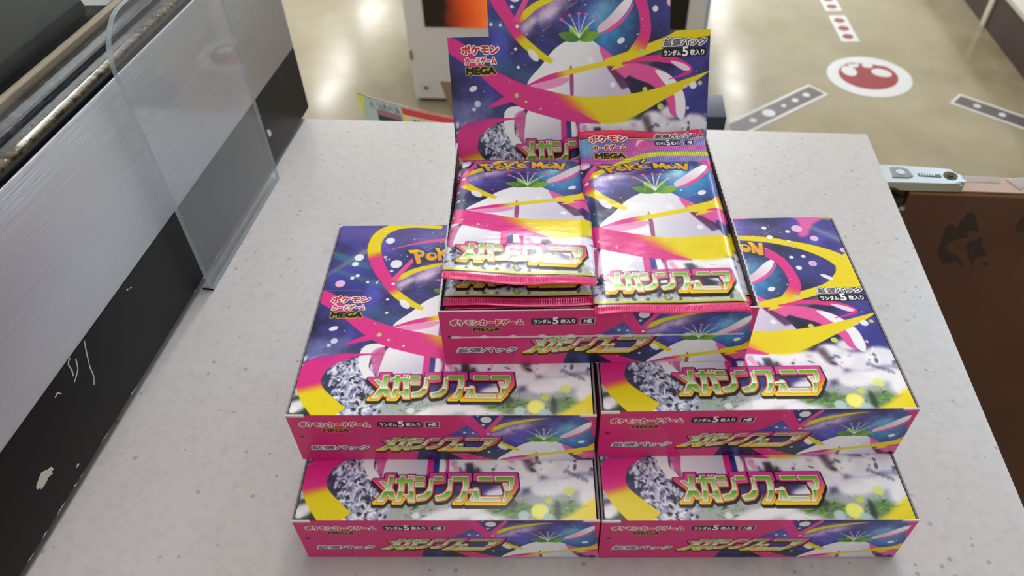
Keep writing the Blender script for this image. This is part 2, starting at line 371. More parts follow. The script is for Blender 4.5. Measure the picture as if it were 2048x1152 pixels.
def title(s, u0, v0, w, shear=0.0, k=None):
    """the big seven-letter title; (u0, v0) is where the drawing's top left stands, w its width in sheet mm"""
    q = w/2048.0; kv = (k or 1.23)*q
    def M(p):
        p = np.array(p, float); p = p if np.sum(p[:, 0]*np.roll(p[:, 1], -1) - p[:, 1]*np.roll(p[:, 0], -1)) < 0 else p[::-1]
        y = p[:, 1]*kv
        return np.stack([u0 + p[:, 0]*q + shear*(300*kv - y), v0 - y], 1)
    G = [M(p) for p in TITLE]; B = G + [M(p) for p in SPIKE]; top = v0 - 110*kv; bot = v0 - 440*kv
    def vr(lst):
        ys = np.array([x[0] for x in lst]); cs = np.array([x[1] for x in lst])/255.0
        def f(u, v):
            Y = (v0 - (v*s.sv + s.ov))/kv; return np.stack([np.interp(Y, ys, cs[:, c]) for c in range(3)], -1)
        return f
    rim = vr([(110, (214, 60, 150)), (200, (226, 74, 140)), (290, (240, 120, 60)), (380, (246, 180, 30)), (450, (250, 214, 20))])
    grn = vr([(130, (96, 158, 22)), (180, (128, 184, 60)), (290, (222, 238, 208)), (304, (240, 248, 232)), (306, (84, 152, 24)), (345, (128, 182, 66)), (425, (240, 232, 232))])
    s.outline(B, [(38*q, rgb(52, 38, 40), (6*q, -34*kv/1.23)), (38*q, rgb(20, 10, 14), (4*q, -6*q)), (25*q, rim, (0, 0))], raw=True)
    s.outline(G, [(17*q, rgb(190, 40, 120), (0, 0)), (13*q, rim, (0, 0)), (8*q, rgb(250, 246, 250), (-3*q, 2*q)), (0, grn, (0, 0))], raw=True)

def small_print(s, u0, v0, u1, v1):
    """white lettering on a black pill"""
    s.rrect(u0, v0, u1, v1, (v1-v0)*.3, rgb(12, 8, 14)); h = v1-v0; w = u1-u0; W0 = [(0.0, WHITE, (0, 0))]
    s.text('ランダム', (u0+w*.055, v0+h*.16, u0+w*.43, v0+h*.78), W0, grow=.022*h)
    s.text('5', (u0+w*.47, v0+h*.1, u0+w*.585, v0+h*1.08), W0, grow=.05*h)
    s.text('枚入り', (u0+w*.64, v0+h*.16, u0+w*.95, v0+h*.8), W0, grow=.02*h)
def set_code(s, u0, v0, u1, v1):
    h = v1-v0
    s.fill(np.array([(u0-.03*h, v0-.06*h), (u1, v0-.06*h), (u1+.16*h, v1+.06*h), (u0+.13*h, v1+.06*h)]), rgb(225, 215, 222), raw=True)
    s.fill(np.array([(u0+.06*h, v0), (u1-.08*h, v0), (u1+.06*h, v1), (u0+.2*h, v1)]), rgb(12, 8, 14), raw=True)
    w = u1-u0; W0 = [(0, WHITE, (0, 0))]
    s.text('M', (u0+.5*h, v0+h*.18, u0+.5*h+.27*w, v0+h*.72), W0, shear=.1, grow=.02*h); s.text('S', (u0+.66*w, v0+h*.18, u0+.82*w, v0+h*.84), W0, shear=.1, grow=.02*h)
    x = u0+.575*w; s.fill(np.array([(x, v0+h*.16), (x+.18*h, v0+h*.16), (x+.28*h, v0+h*.86), (x+.1*h, v0+h*.86), (x-.14*h, v0+h*.72), (x-.14*h, v0+h*.6), (x+.06*h, v0+h*.66)]), WHITE, raw=True)
RED = rgb(206, 30, 40)
def brand(s, txt, box, shear=0.0):
    h = box[3]-box[1]
    s.text(txt, box, [(h*.21, rgb(40, 14, 34), (0, -h*.03)), (h*.165, rgb(250, 244, 246), (0, 0)), (h*.05, RED, (0, 0))], shear)
def mega(s, box, shear=0.0):
    h = box[3]-box[1]
    s.text('MEGA', box, [(h*.2, rgb(230, 206, 30), (0, 0)), (h*.09, rgb(8, 8, 6), (0, 0))], shear)
def expansion(s, box):
    h = box[3]-box[1]
    s.text('拡張パック', box, [(h*.24, rgb(18, 16, 18), (h*.04, -h*.05)), (h*.18, rgb(240, 238, 240), (0, 0)), (h*.045, rgb(84, 82, 86), (0, 0))], .32)

def scenery(s, seed=3, flora=True):
    """the abstract art: night sky, ribbons and a white trumpet flower among blossom (drawing mm of the carton's top)"""
    rng = np.random.default_rng(seed); k = s.k; H, W = s.H, s.W
    vv, uu = np.meshgrid(((np.arange(H)+.5)/k - s.ov)/s.sv, ((np.arange(W)+.5)/k - s.ou)/s.su, indexing='ij')
    n1 = vnoise(H, W, 26*k*s.su, rng, 5)[..., None]; n2 = vnoise(H, W, 14*k*s.su, rng, 5)[..., None]; n3 = vnoise(H, W, 7*k*s.su, rng, 4)[..., None]
    c = NAVY*.8 + (rgb(84, 74, 176)-NAVY*.8)*np.clip(n1*2.4-.85, 0, 1) + rgb(40, 66, 150)*np.clip(n2*1.8-.9, 0, 1)*.8
    def glow(u, v, a, b, rot=0):
        x, y = uu-u, vv-v; cs, sn = np.cos(rot), np.sin(rot); return np.exp(-(((x*cs+y*sn)/a)**2 + ((y*cs-x*sn)/b)**2))[..., None]
    mixc = lambda c, col, m: c*(1-np.clip(m, 0, 1)) + col*np.clip(m, 0, 1)
    c = mixc(c, rgb(150, 140, 206), glow(70, 122, 40, 10)*(.3+.7*n3)); c = mixc(c, rgb(96, 84, 160), glow(16, 128, 24, 6)*.8)
    c = mixc(c, rgb(214, 176, 226), glow(54, 92, 16, 6, .6)*(n3*1.5)); c = mixc(c, rgb(240, 216, 232), glow(50, 88, 11, 2.6, .5)*(n3*1.7))
    c = mixc(c, rgb(56, 150, 208), glow(88, 84, 16, 13, .6)*(.35+1.1*n3)); c = mixc(c, rgb(150, 214, 232), glow(84, 92, 8, 4, .8)*(n3*1.5))
    c = mixc(c, rgb(46, 56, 150), glow(12, 90, 14, 10)*.7); c = mixc(c, rgb(64, 70, 160), glow(114, 92, 12, 14)*.5); c = mixc(c, rgb(40, 52, 140), glow(134, 45, 9, 14)*.8*n2*1.6)
    c = mixc(c, rgb(150, 168, 214), glow(10, 40, 14, 7)*(n3*1.3)); c = mixc(c, rgb(206, 210, 228), glow(12, 33, 12, 4)*n3*1.4)
    s.a[:] = c if s.clip is None else s.a*(1-s.clip[..., None]) + c*s.clip[..., None]
    F = s.fill
    # green and yellow rays of light
    F(np.array([(-2,89),(18,112),(24,113),(1,91)]), rgb(190, 204, 110), .55, 1.2); F(np.array([(0,112),(24,100),(24,95),(0,106)]), rgb(60, 140, 150), .55, 1.0)
    F(np.array([(4,97),(36,84),(36,80),(4,94)]), rgb(80, 150, 140), .45, 1.0); F(np.array([(20,62),(50,46),(60,58),(26,70)]), rgb(46, 110, 110), .4, 3.0)
    F(np.array([(70,20),(110,48),(112,45),(73,18)]), rgb(170, 190, 90), .5, .8); F(np.array([(96,60),(141,84),(141,80),(98,57)]), rgb(120, 150, 110), .6, .8)
    F(np.array([(122,126),(140,110),(141,114),(124,128)]), rgb(150, 180, 160), .5, 1.0)
    for a in range(46):
        u, v = rng.uniform(30, 104), rng.uniform(76, 128); L = rng.uniform(1.5, 5)
        F(np.array([(u, v), (u+L, v+L*.75), (u+L*1.02, v+L*.68), (u+.15, v-.25)]), rgb(226, 222, 246), rng.uniform(.15, .5), .12)
    # top right pink blaze
    F(spline([(100,134.5),(116,134),(121,128),(118,117),(123,117),(128,126),(139,136),(120,137)]), rgb(240, 96, 170), .9, .8)
    F(np.array([(84,136),(84,131),(92,132),(100,136)]), PINK, 1, .4); F(np.array([(128,136),(141,136),(141,130),(136,131)]), rgb(240, 206, 60), .8, 1.2)
    # blossom and leaves at the foot
    if flora:
        m = spline([(8,34),(24,35),(36,30),(40,20),(44,-3),(-4,-3),(-4,26)])
        F(m, rgb(58, 60, 92), 1, .8); F(spline([(-4,18),(6,14),(14,2),(12,-4),(-4,-4)]), rgb(44, 54, 40), 1, 1)
        F(spline([(36,14),(60,12),(100,12),(141,24),(146,-4),(30,-4)]), rgb(176, 180, 188), 1, 1.5)
        cols = [rgb(238, 238, 250), rgb(208, 206, 238), rgb(160, 158, 204), rgb(250, 250, 252), rgb(120, 122, 160), rgb(200, 214, 226), rgb(40, 40, 60)]
        for a in range(760):
            u, v = rng.uniform(11, 43), rng.uniform(-1, 33)
            if u < 11 + (34-v)*.38 or u > 44 - (v > 22)*6: continue
            F(ell(u, v, rng.uniform(.7, 2.0), rng.uniform(.4, .95), rng.uniform(0, 3.1), 9), cols[rng.integers(7)], rng.uniform(.7, 1), .1)
        for a in range(60):
            u, v = rng.uniform(0, 16), rng.uniform(10, 36)
            F(ell(u, v, rng.uniform(.8, 2), rng.uniform(.5, 1.2), rng.uniform(0, 3.1), 10), cols[rng.integers(6)], rng.uniform(.4, .8), .4)
        for a in range(160):
            u, v = rng.uniform(40, 141), rng.uniform(-1, 11); gg = rng.random()
            L, an = rng.uniform(2, 6), rng.uniform(-.5, 2.6)
            F(np.array([(u, v), (u+L*np.cos(an), v+L*np.sin(an)), (u+L*.5*np.cos(an+.18), v+L*.5*np.sin(an+.18))]), rgb(60+70*gg, 110+80*gg, 30+40*gg) if a % 3 else rgb(52, 58, 70), .75, .15)
        for u, v, a, b in [(74,3.4,15,3.4),(90,2,9,3),(100,25,15,9),(86,31,13,4),(74,29,7,4.5),(112,30,9,7),(123,27,10,6),(134,30,8,6),(119,17,10,5),(132,19,9,4),(137,12,5,6),(4,5,4.5,3.5),(8,8,3,2),(110,35,5,3),(120,37,5,3.4),(97,14,9,3)]:
            F(ell(u, v, a, b, rng.uniform(-.3, .3)), rgb(250, 246, 252), .93, 1.1)
        for a in range(46):
            u, v = rng.uniform(70, 141), rng.uniform(16, 36)
            F(ell(u, v, rng.uniform(.6, 2), rng.uniform(.4, 1), rng.uniform(0, 3), 10), [rgb(206, 190, 226), rgb(40, 36, 72), rgb(232, 170, 190), rgb(250, 250, 252), rgb(90, 90, 130)][rng.integers(5)], .7, .3)
        for a in range(5): F(ell(80+a*1.6-3, 33+abs(a-2)*-.6, 3.6, 1.0, .5+a*.5), WHITE, 1, .15)
        F(np.array([(78,30),(80,20),(83,20),(82,30)]), rgb(40, 36, 60), .8, .6); F(np.array([(104,36),(108,26),(112,24),(109,36)]), rgb(52, 28, 44), .7, 1)
        F(ell(100, 6, 11, 4), rgb(90, 120, 70), .75, 1.2); F(ell(126, 5, 7, 4.5), rgb(80, 120, 60), .75, 1.2)
        for a in range(150):
            u, v = rng.choice([rng.uniform(90, 108), rng.uniform(118, 133), rng.uniform(48, 60)]), rng.uniform(0, 9); L = rng.uniform(2, 6); an = rng.uniform(-.6, 3.6)
            F(np.array([(u, v), (u+L*np.cos(an), v+L*np.sin(an)*.6), (u+L*.5*np.cos(an+.25), v+L*.4*np.sin(an+.25))]), [rgb(86, 160, 34), rgb(140, 196, 70), rgb(48, 84, 40)][a % 3], .9, .12)
        F(ell(101, 8, 3, 1.6), rgb(46, 50, 60), .7, .6); F(ell(122, 5, 1.4, 5), rgb(40, 44, 56), .75, .6); [F(ell(131 + a*1.6, 23 - a*.8, 1.5, .8, a*.7), rgb(84, 84, 124), .55, .4) for a in range(-3, 4)]
        F(ell(113.8, 4.6, 4.1, 3.9), rgb(244, 240, 90), .95, .25); F(ell(113.8, 4.6, 3.3, 3.1), rgb(250, 246, 130), .9, .4)
        for u, v, a, cc in [(106.5,2.4,2.6,rgb(190, 216, 220)),(117.5,1.6,2.2,rgb(176, 206, 222)),(127.5,14.6,2.6,rgb(236, 240, 130)),(118,10,1.8,rgb(214, 226, 90)),(57,2.4,1.8,WHITE),(3,3,2,WHITE),(29,29,1.1,WHITE),(20,29,1.0,WHITE)]: F(ell(u, v, a, a*.95), cc, .85, .3)
        F(np.array([(122,-1),(141.5,13),(141.5,-1)]), grad(YEL, rgb(250, 222, 40), (141, 0), (130, 8)), .95, 1.0)
    # the trumpet flower: petals below a green calyx
    lil = rgb(206, 198, 222)
    F(spline([(98,64),(110,62),(120,57),(127,48),(129,38),(127,34),(121,36),(118,44),(110,52),(99,57)]), rgb(232, 84, 160), 1, .3)
    F(spline([(112,60),(120,57),(127.5,48),(129,38),(127,33),(124,36),(122.5,46),(116,54)]), WHITE, 1, .2)
    F(spline([(52,46),(44,43),(31,42),(28,34),(31,24),(37,18),(38,22),(34,28),(35,36),(42,42)]), WHITE, 1, .2); F(spline([(34,37),(36,26),(40,22),(42,30),(40,40)]), rgb(226, 110, 174), .9, .4)
    F(spline([(62,44),(44,42),(40,33),(41,20),(60,18),(61,32)]), grad(WHITE, lil, (46, 40), (58, 20)), 1, .15)
    F(np.array([(60,36),(60,18),(63,18),(63,36)]), PINK, 1, .1); F(np.array([(65.5,36),(66,18),(69,18),(68,36)]), WHITE, 1, .1); F(np.array([(69,36),(69.4,18),(71,18),(70,36)]), PINK, 1, .1)
    F(np.array([(71,30),(74,24),(75.5,26),(73,32)]), rgb(240, 170, 206), 1, .1)
    F(spline([(42,54),(50,64),(57,72),(66,77),(76,77),(83,72),(90,62),(97,52),(98,46),(84,44),(68,44),(52,48)]), grad(WHITE, lil, (62, 70), (92, 48)), 1, .15)
    F(spline([(82,73),(92,66),(104,62),(99,58),(92,55),(86,62)]), rgb(232, 92, 164), 1, .25); F(np.array([(84,66),(100,52),(94,50),(86,62)]), rgb(70, 24, 76), .8, .4)
    F(spline([(66,64),(67.5,58),(67.2,46),(65.8,46),(65.4,56)]), rgb(150, 60, 120), .9, .12)
    F(spline([(44,53),(58,57),(66,57),(60,53),(48,51)]), rgb(240, 130, 190), .8, .3)
    # calyx of plain leaves with a few stamens, and small buds
    for an, L, cc in [(.35,12,rgb(108, 168, 30)),(1.05,11,rgb(66, 138, 44)),(2.05,11,rgb(128, 184, 40)),(2.75,12,rgb(58, 124, 44))]:
        a = np.array([np.cos(an), np.sin(an)*.8]); q = np.array([-a[1], a[0]]); o = np.array([71, 76.5])
        F(spline([o, o+a*L*.5+q*2.6, o+a*L, o+a*L*.5-q*2.6], 5), grad(cc, cc*.6+.3*rgb(220, 240, 120), o, o+a*L), 1, .12)
    for an in (.9, 1.3, 1.57, 1.9, 2.25):
        o = np.array([71, 78]); e = o + 15*np.array([np.cos(an), np.sin(an)*.8])
        F(band([(o[0], o[1], .5), ((o[0]+e[0])/2, (o[1]+e[1])/2+1, .5), (e[0], e[1], .3)]), WHITE, .95, .08); F(ell(e[0], e[1], 1.1, .8), rgb(236, 90, 160), 1, .1)
    F(spline([(82,80),(90,84),(97,91),(100,98),(95,96),(87,88),(81,83)]), grad(WHITE, rgb(236, 200, 224), (97, 96), (86, 82)), 1, .1); F(spline([(83,79),(92,83),(99,91),(100,95),(95,88),(88,83)]), rgb(232, 84, 154), 1, .12)
    # ribbons
    pk = lambda a, b: grad(PINK, YEL, a, b)
    F(band([(85,64.5,4),(97,67,6),(106,70.5,5),(122,76,6),(131,82,9),(135.5,90,9),(133,98,9.5),(124,105,7),(113,110,5.2),(100,114,4.6),(85,116,4),(72,116,.4)]), YEL, 1, .12); F(spline([(130,80),(142,79),(143,101.5),(136,100),(131,92)]), YEL, 1, .12)
    F(band([(88,60.5,.3),(93,63.5,3.4),(101,69.5,7),(106,78,6.2),(106,87,5.6),(103,97,6),(96,104.5,6.6),(86,109,4),(78,111,.3)]), pk((103, 80), (97, 69)), 1, .12)
    F(band([(60,130.5,3),(44,132.3,3.6),(33,131.3,5.6),(25.6,125.6,7.2),(23.2,117,7.4),(24.4,108,7.6),(28.2,98,7.4),(33.5,88.5,6.4),(39.5,78.5,5),(47,71.5,4.6),(56,65.8,2.4)]),
      lambda u, v: np.where((v > 92)[..., None], grad(PINK, YEL, (28, 104), (25, 112))(u, v), grad(PINK, YEL, (38, 82), (41, 76))(u, v)), 1, .12)
    F(band([(37,86.5,3.5),(42,90,4),(48,94.4,3.6),(56,97.6,2.8),(66,100.5,1.6),(74,101.5,.2)]), grad(PINK, YEL, (37, 86), (42, 90)), 1, .1)
    F(np.array([(35.5,87),(46,105.5),(48,103.5),(39.5,88)]), rgb(236, 74, 156), 1, .1); F(spline([(30,111.3),(45,115.6),(60,118),(72,119),(72,121.5),(58,120.6),(45,117)]), rgb(236, 84, 160), .95, .2)
    F(band([(94,64.6,3),(108,66,3),(120,65,4),(128,62,3.4),(131,59,2.2),(126,56.6,1.4),(119.5,54.8,.3)]), PINK, 1, .1); F(spline([(120,64.5),(127,63),(131,60),(128,59),(124,61)]), rgb(246, 226, 238), .95, .2)
    F(band([(41,53.2,.4),(52,57,2.6),(62,59.4,3),(81,63.4,2.6),(97,66.2,2.4),(115,72.2,3),(128,77,5),(142,81.5,9)]), grad(PINK, YEL, (56, 58), (64, 60)), 1, .1)
    F(spline([(30.2,48.6),(19.4,41.9),(39.7,47.4)], 3), PINK, 1, .08)
    F(band([(-3,78.5,6.5),(6,73,8.5),(16,64,6),(28,55,9.5),(40,48,12.5),(52,44,13.5),(66,40.5,14),(78,39.5,14),(92,40,14),(104,43,11),(116,47.4,7),(130,53,4),(141.5,58.6,.3)]), pk((66, 36), (74, 44)), 1, .12)
    F(spline([(56,36.5),(66,33.6),(82,31.8),(76,35),(66,40)], 5), PINK, 1, .3); F(spline([(80,34),(92,32),(104,37),(96,40)], 5), YEL, .9, .9)
    F(band([(40,36,.3),(28,35.6,1.6),(17,33,6),(8.5,28,12),(6.8,20,11.5),(9.6,12.5,11.5),(16,5,13),(22,-1,14)]), grad(PINK, YEL, (8, 19), (10, 12.5)), 1, .12)
    # bubbles, sparks and drifting petals
    for u, v, a, cc in [(31.6,119.4,2.6,0),(16.2,105.5,2.7,0),(14.9,100.2,1.9,0),(37.5,100,3.3,0),(9.4,85,2.7,1),(17.7,91.1,1.2,0),(15.2,89.3,1.2,0),(30.7,105.7,1.1,1),(35.6,94.5,1,0),(118.5,123,3.0,1),(125.9,114.5,2.2,1),(119.6,94.4,2.2,1),(116.1,100,1.2,0),(109.6,99.5,1.2,0),(111.5,91.2,1.6,0),(100.6,124,1.4,0),(112.9,120.7,1.3,0),(138.8,104.5,1.9,1),(102,116.2,1.7,0),(111.5,112.3,1,0),
                       (14,44.5,1.8,0),(11.9,41.7,1.1,0),(35.9,48.5,1.3,2),(132.8,51.2,2,0),(136.5,52.3,1.2,2),(115.1,40.4,1.7,2),(88.9,52.8,1.5,0),(76.7,66.4,1.6,0),(130.1,39.1,.9,1),(37.5,63.5,.9,0),(128.5,50.9,1,1),(106.5,49.8,1.4,2),(104.5,69.6,1.6,2),(41,45,.8,2),(49,41,.7,2),(29,85.5,.8,0),(38,84.6,1,0),(36.5,73,.9,0),(24,86,.9,0),(33,104,.6,0)]:
        F(ell(u, v, a), (rgb(246, 246, 252), rgb(246, 190, 224), rgb(206, 220, 110))[cc], .96, .1)
    for a in range(90):
        u, v = rng.uniform(24, 110), rng.uniform(62, 128); F(ell(u, v, rng.uniform(.15, .5), None, 0, 8), rgb(244, 240, 252), rng.uniform(.4, .95))
    for a in range(40):
        u, v = rng.uniform(2, 138), rng.uniform(36, 80); F(ell(u, v, rng.uniform(.15, .4), None, 0, 8), rgb(240, 236, 250), rng.uniform(.4, .9))
    for u, v, a, b, r in [(12.1,52.8,2.4,1.5,.4),(46,69.5,4,2,-.9),(93.4,75.7,2.2,1.5,.5),(124,84,3.4,1.4,-.6)]: F(ell(u, v, a, b, r), WHITE, .95, .1)
    if s.H > 900: F(ell(10, 40, 9, 9), rgb(90, 84, 170), .18, .4)

def top_print():
    s = Canvas(141, 132.8, 8, NAVY); scenery(s)
    s.fill(band([(22.5,80,.25),(22.5,100,.25),(28,110,.25),(38,119,.25),(46,122.5,.25),(95,122.5,.25),(103,119,.25),(114,108,.25),(119.3,98,.25),(119.5,80,.25)]), rgb(30, 26, 50), .55)
    s.fill(np.array([(0,79.9),(22.5,79.9),(22.5,80.15),(0,80.15)]), rgb(190, 180, 210), .5); s.fill(np.array([(119.5,79.9),(141,79.9),(141,80.15),(119.5,80.15)]), rgb(190, 180, 210), .4)
    wordmark(s, 42.5, 111.6, .0322, .072)
    title(s, 32, 28.7, 75.4)
    brand(s, 'ポケモン', (7.4, 71.0, 27.2, 75.4)); brand(s, 'カードゲーム', (8.6, 65.6, 25.4, 69.2), .1); mega(s, (9.2, 60.4, 24.9, 63.9))
    expansion(s, (115.8, 72.2, 138.2, 75.8)); small_print(s, 115.2, 66.4, 139.2, 71.0)
    return s.image('carton_top_print')

def front_print():
    s = Canvas(141, 36.7, 10, rgb(214, 38, 118))
    m, y0, x0 = s.cover([np.array([(55.5,-1),(57.5,7),(66,18),(74,21.5),(82.6,28.7),(79.5,38),(143,38),(143,-1)])], raw=True)
    s.clip = np.zeros((s.H, s.W)); s.clip[y0:y0+m.shape[0], x0:x0+m.shape[1]] = m
    s.su, s.sv = .78, .72; s.ou, s.ov = 90.5-.78*36.5, 24.8-.72*88.4
    scenery(s, 5, False); s.clip = None
    s.fill(np.array([(137,37),(141.2,37),(141.2,20),(139.4,21),(138.8,33)]), rgb(214, 38, 118), 1, .3, raw=True)
    s.su = s.sv = 1.0; s.ou = s.ov = 0.0
    title(s, 36.4, 22.9, 60.5, .62, 1.12)
    brand(s, 'ポケモンカードゲーム', (5.0, 27.6, 37.6, 31.2)); mega(s, (14.8, 23.6, 27.0, 25.8), .15)
    small_print(s, 41.1, 27.5, 61.8, 31.6); set_code(s, 62.9, 27.5, 69.4, 31.2)
    s.fill(np.array([(2.9,19),(3.4,19),(3.4,20.6),(2.9,20.6)]), BLACK); s.fill(np.array([(3.7,19),(5.4,19.8),(3.7,20.6)]), BLACK)
    expansion(s, (6.2, 8.8, 33.4, 12.0))
    return s.image('carton_front_print')

def pack_print():
    s = Canvas(66, 127, 9, WHITE); s.ou, s.ov = -36, -1.5
    scenery(s, 3, True); s.ou = s.ov = 0
    s.fill(np.array([(0,0),(66,0),(66,10),(0,10)]), rgb(236, 232, 238), .75, 1.5)
    rng = np.random.default_rng(9)
    for a in range(60):
        u, v = rng.uniform(0, 66), rng.uniform(6.5, 13); s.fill(ell(u, v, rng.uniform(.6, 2), rng.uniform(.3, 1), rng.uniform(0, 3), 9), [rgb(250, 250, 252), rgb(120, 160, 60), rgb(70, 70, 110), rgb(200, 196, 220)][a % 4], .8, .3)
    title(s, 2.0, 28.4, 63.5, 0, 1.28)
    # shimmering seal at the top
    top = rgb(110, 100, 190)
    s.fill(np.array([(0,100),(66,100),(66,121),(0,121)]), grad(rgb(116, 108, 206), rgb(150, 130, 214), (0, 110), (66, 110)), 1, .6)
    s.fill(np.array([(0,99),(22,99),(34,106),(46,116),(30,121),(18,110),(0,103)]), rgb(222, 80, 170), .85, 1.5)
    s.fill(np.array([(0,106),(8,106),(10,121),(0,121)]), rgb(120, 190, 226), .8, 1.5); s.fill(np.array([(33,110),(66,109),(66,112.5),(33,113)]), rgb(236, 84, 178), .9, .5)
    s.fill(band([(14,96.5,1),(24,101.5,3),(36,105.6,3.6),(50,106.2,3.6),(67,105.4,3.6)]), rgb(226, 220, 20), 1, .3)
    s.fill(np.array([(0,121),(66,121),(66,128),(0,128)]), rgb(230, 34, 104)); s.fill(np.array([(0,120.2),(66,120.2),(66,121),(0,121)]), rgb(70, 10, 30)); s.fill(np.array([(0,119.5),(66,119.5),(66,120.2),(0,120.2)]), rgb(200, 200, 60), .8)
    s.fill(ell(33.0, 114.4, 3.9, 4.6), rgb(236, 84, 168)); s.fill(spline([(29.6,113),(31,118),(35,118.6),(32.4,116.6),(30.8,113.4)]), rgb(252, 200, 230), .9, .2)
    brand(s, 'ポケモン', (6.0, 117.0, 25.2, 122.4)); brand(s, 'カードゲーム', (7.4, 110.4, 24.0, 114.6), .1); mega(s, (8.0, 103.8, 23.4, 107.6))
    expansion(s, (40.4, 120.2, 58.6, 124.4)); small_print(s, 39.8, 113.0, 53.4, 118.2); set_code(s, 55.0, 113.4, 60.2, 117.6)
    wordmark(s, 8.6, 97.8, .0272, .047)
    s.fill(np.array([(0,6.1),(66,6.1),(66,7.1),(0,7.1)]), rgb(206, 216, 60)); s.fill(np.array([(0,5.2),(66,5.2),(66,6.1),(0,6.1)]), BLACK); s.fill(np.array([(0,0),(66,0),(66,5.2),(0,5.2)]), rgb(238, 44, 116))
    return s.image('pack_print')
# ------------------------------------------------------------------ the shop around
ft = mesh('floor', [(-4, -2.5, 0), (3.2, -2.5, 0), (3.2, 10, 0), (-4, 10, 0)], [(0, 1, 2, 3)], M['floor']); struct(ft)
struct(box('ceiling', (-4, -2.5, CEIL), (3.2, 10, CEIL + .1), M['ceil']))
struct(box('wall_left', (-4.1, -2.5, 0), (-4, 10, CEIL), M['wall'])); struct(box('wall_right', (3.2, -2.5, 0), (3.3, 10, CEIL), M['wall'])); struct(box('wall_front', (-4.1, -2.6, 0), (3.3, -2.5, CEIL), M['wall']))
wr = box('window_4', (3.17, 1.8, 1.45), (3.19, 4.6, 2.65), M['glass']); struct(wr)
wb = box('wall_back', (-4.1, 10, 2.65), (3.3, 10.1, CEIL), M['wall']); struct(wb)
box('sill', (-4.1, 10, 0), (3.3, 10.1, .35), M['wall'], wb)
for x0, x1 in ((-4.1, -3.4), (-1.4, -1.0), (1.0, 1.4), (3.25, 3.3)): box('pier', (x0, 10, .35), (x1, 10.1, 2.65), M['wall'], wb)
for i, x in enumerate((-2.4, 0.0, 2.4)):
    w = box('window_%d' % (i + 1), (x - 1.0 if i != 2 else 1.4, 10.03, .35), (x + 1.0 if i != 2 else 3.25, 10.036, 2.65), M['glass']); struct(w)
for x, y in TUBES:
    t = thing('ceiling_lamp', 'long white fluorescent lamp fixed under the shop ceiling', 'lamp', (x, y, CEIL), 0, 'fluorescent lamps on the ceiling')
    box('housing', (-.09, -.64, -.035), (.09, .64, 0), M['white'], t); tube('lamp_tube', (0, -.6, -.05), (0, .6, -.05), .014, M['lamp'], t)

# the sales counter
ctr = thing('counter', 'pale grey speckled counter under the card boxes', 'counter', (0, 0, 0))
CX, CY, CZ = .353, .392, .85
box('countertop', (-.75, -.62, CZ - .03), (CX, CY, CZ), M['counter'], ctr, .0012)
box('cabinet', (-.74, -.6, 0), (CX - .06, CY - .05, CZ - .03), M['wall'], ctr)

# vinyl floor marks
def disc(r, n=40, cx=0, cy=0, ry=None): return [(cx + r*math.cos(2*math.pi*i/n), cy + (ry or r)*math.sin(2*math.pi*i/n)) for i in range(n)]
def mark(name, label, loc, rz, outline, prints, group=None):
    t = thing(name, label, 'floor sticker', (*loc, 0), rz, group); prism('vinyl', outline, .0004, .0010, M['sticker'], t)
    for nm, pts, mm, z in prints: prism(nm, pts, .0010, .0010 + z, mm, t)
    return t
S = .125
def foot(cx, cy, a, b, rot):
    c, s = math.cos(rot), math.sin(rot); return [(cx + x*c - y*s, cy + x*s + y*c) for x, y in disc(a, 24, 0, 0, b)]
sm = mark('floor_sticker', 'round white floor sticker with two white footprints on a red disc', (.98, 2.045), R(-5), disc(S, 56), [
    ('red_disc', [(x*.0875 - .002, y*.086 + .006) for x, y in disc(1, 48)], M['red'], .0003),
    ('pale_band', [(-.052, .072), (0, .082), (.052, .070), (.062, .078), (0, .098), (-.062, .078)], M['paleink'], .0006),
    ('footprint', foot(-.056, .026, .0225, .032, .2), M['sticker'], .0006), ('heel_print', foot(-.038, .066, .0165, .0155, 0), M['sticker'], .0006),
    ('footprint', foot(.040, .026, .031, .024, -.45), M['sticker'], .0006), ('heel_print', foot(.004, .068, .0165, .0145, 0), M['sticker'], .0006)])
for i in range(9):
    a = R(-128 + i*9.5); prism('small_lettering', [(math.cos(a + q)*rr_, math.sin(a + q)*rr_) for q, rr_ in ((-.05, .104), (.05, .104), (.05, .112), (-.05, .112))], .0010, .0013, M['paleink'], sm)
def rect(w, h): return [(-w/2, -h/2), (w/2, -h/2), (w/2, h/2), (-w/2, h/2)]
for (x, y, lab, h) in ((.97, 2.37, 'white strip floor sticker with three red dots, next to the round one', .195), (.962, 2.60, 'white strip floor sticker with red dots, cut by the upper edge of the photo', .195)):
    mark('floor_sticker', lab, (x, y), R(2), rect(.058, h), [('red_dot', disc(.018, 24, 0, d), M['red'], .0003) for d in (-.06, 0, .06)], 'red dotted floor strips')
mark('floor_sticker', 'grey strip floor sticker with white dots, behind the right of the counter', (.66, 1.83), R(40.5), rect(.40, .074), [('grey_panel', rect(.385, .056), M['greyink'], .0003)] + [('white_dot', disc(r_, 22, d, 0), M['sticker'], .0006) for d, r_ in ((.145, .011), (.095, .010), (.045, .007), (-.02, .019), (-.085, .010))], 'grey dotted floor strips')
mark('floor_sticker', 'grey strip floor sticker with three white dots, at the right photo edge', (1.335, 1.81), R(-39.5), rect(.36, .07), [('grey_panel', rect(.345, .052), M['greyink'], .0003)] + [('white_dot', disc(.010, 22, d, 0), M['sticker'], .0006) for d in (-.115, -.045, .03)], 'grey dotted floor strips')

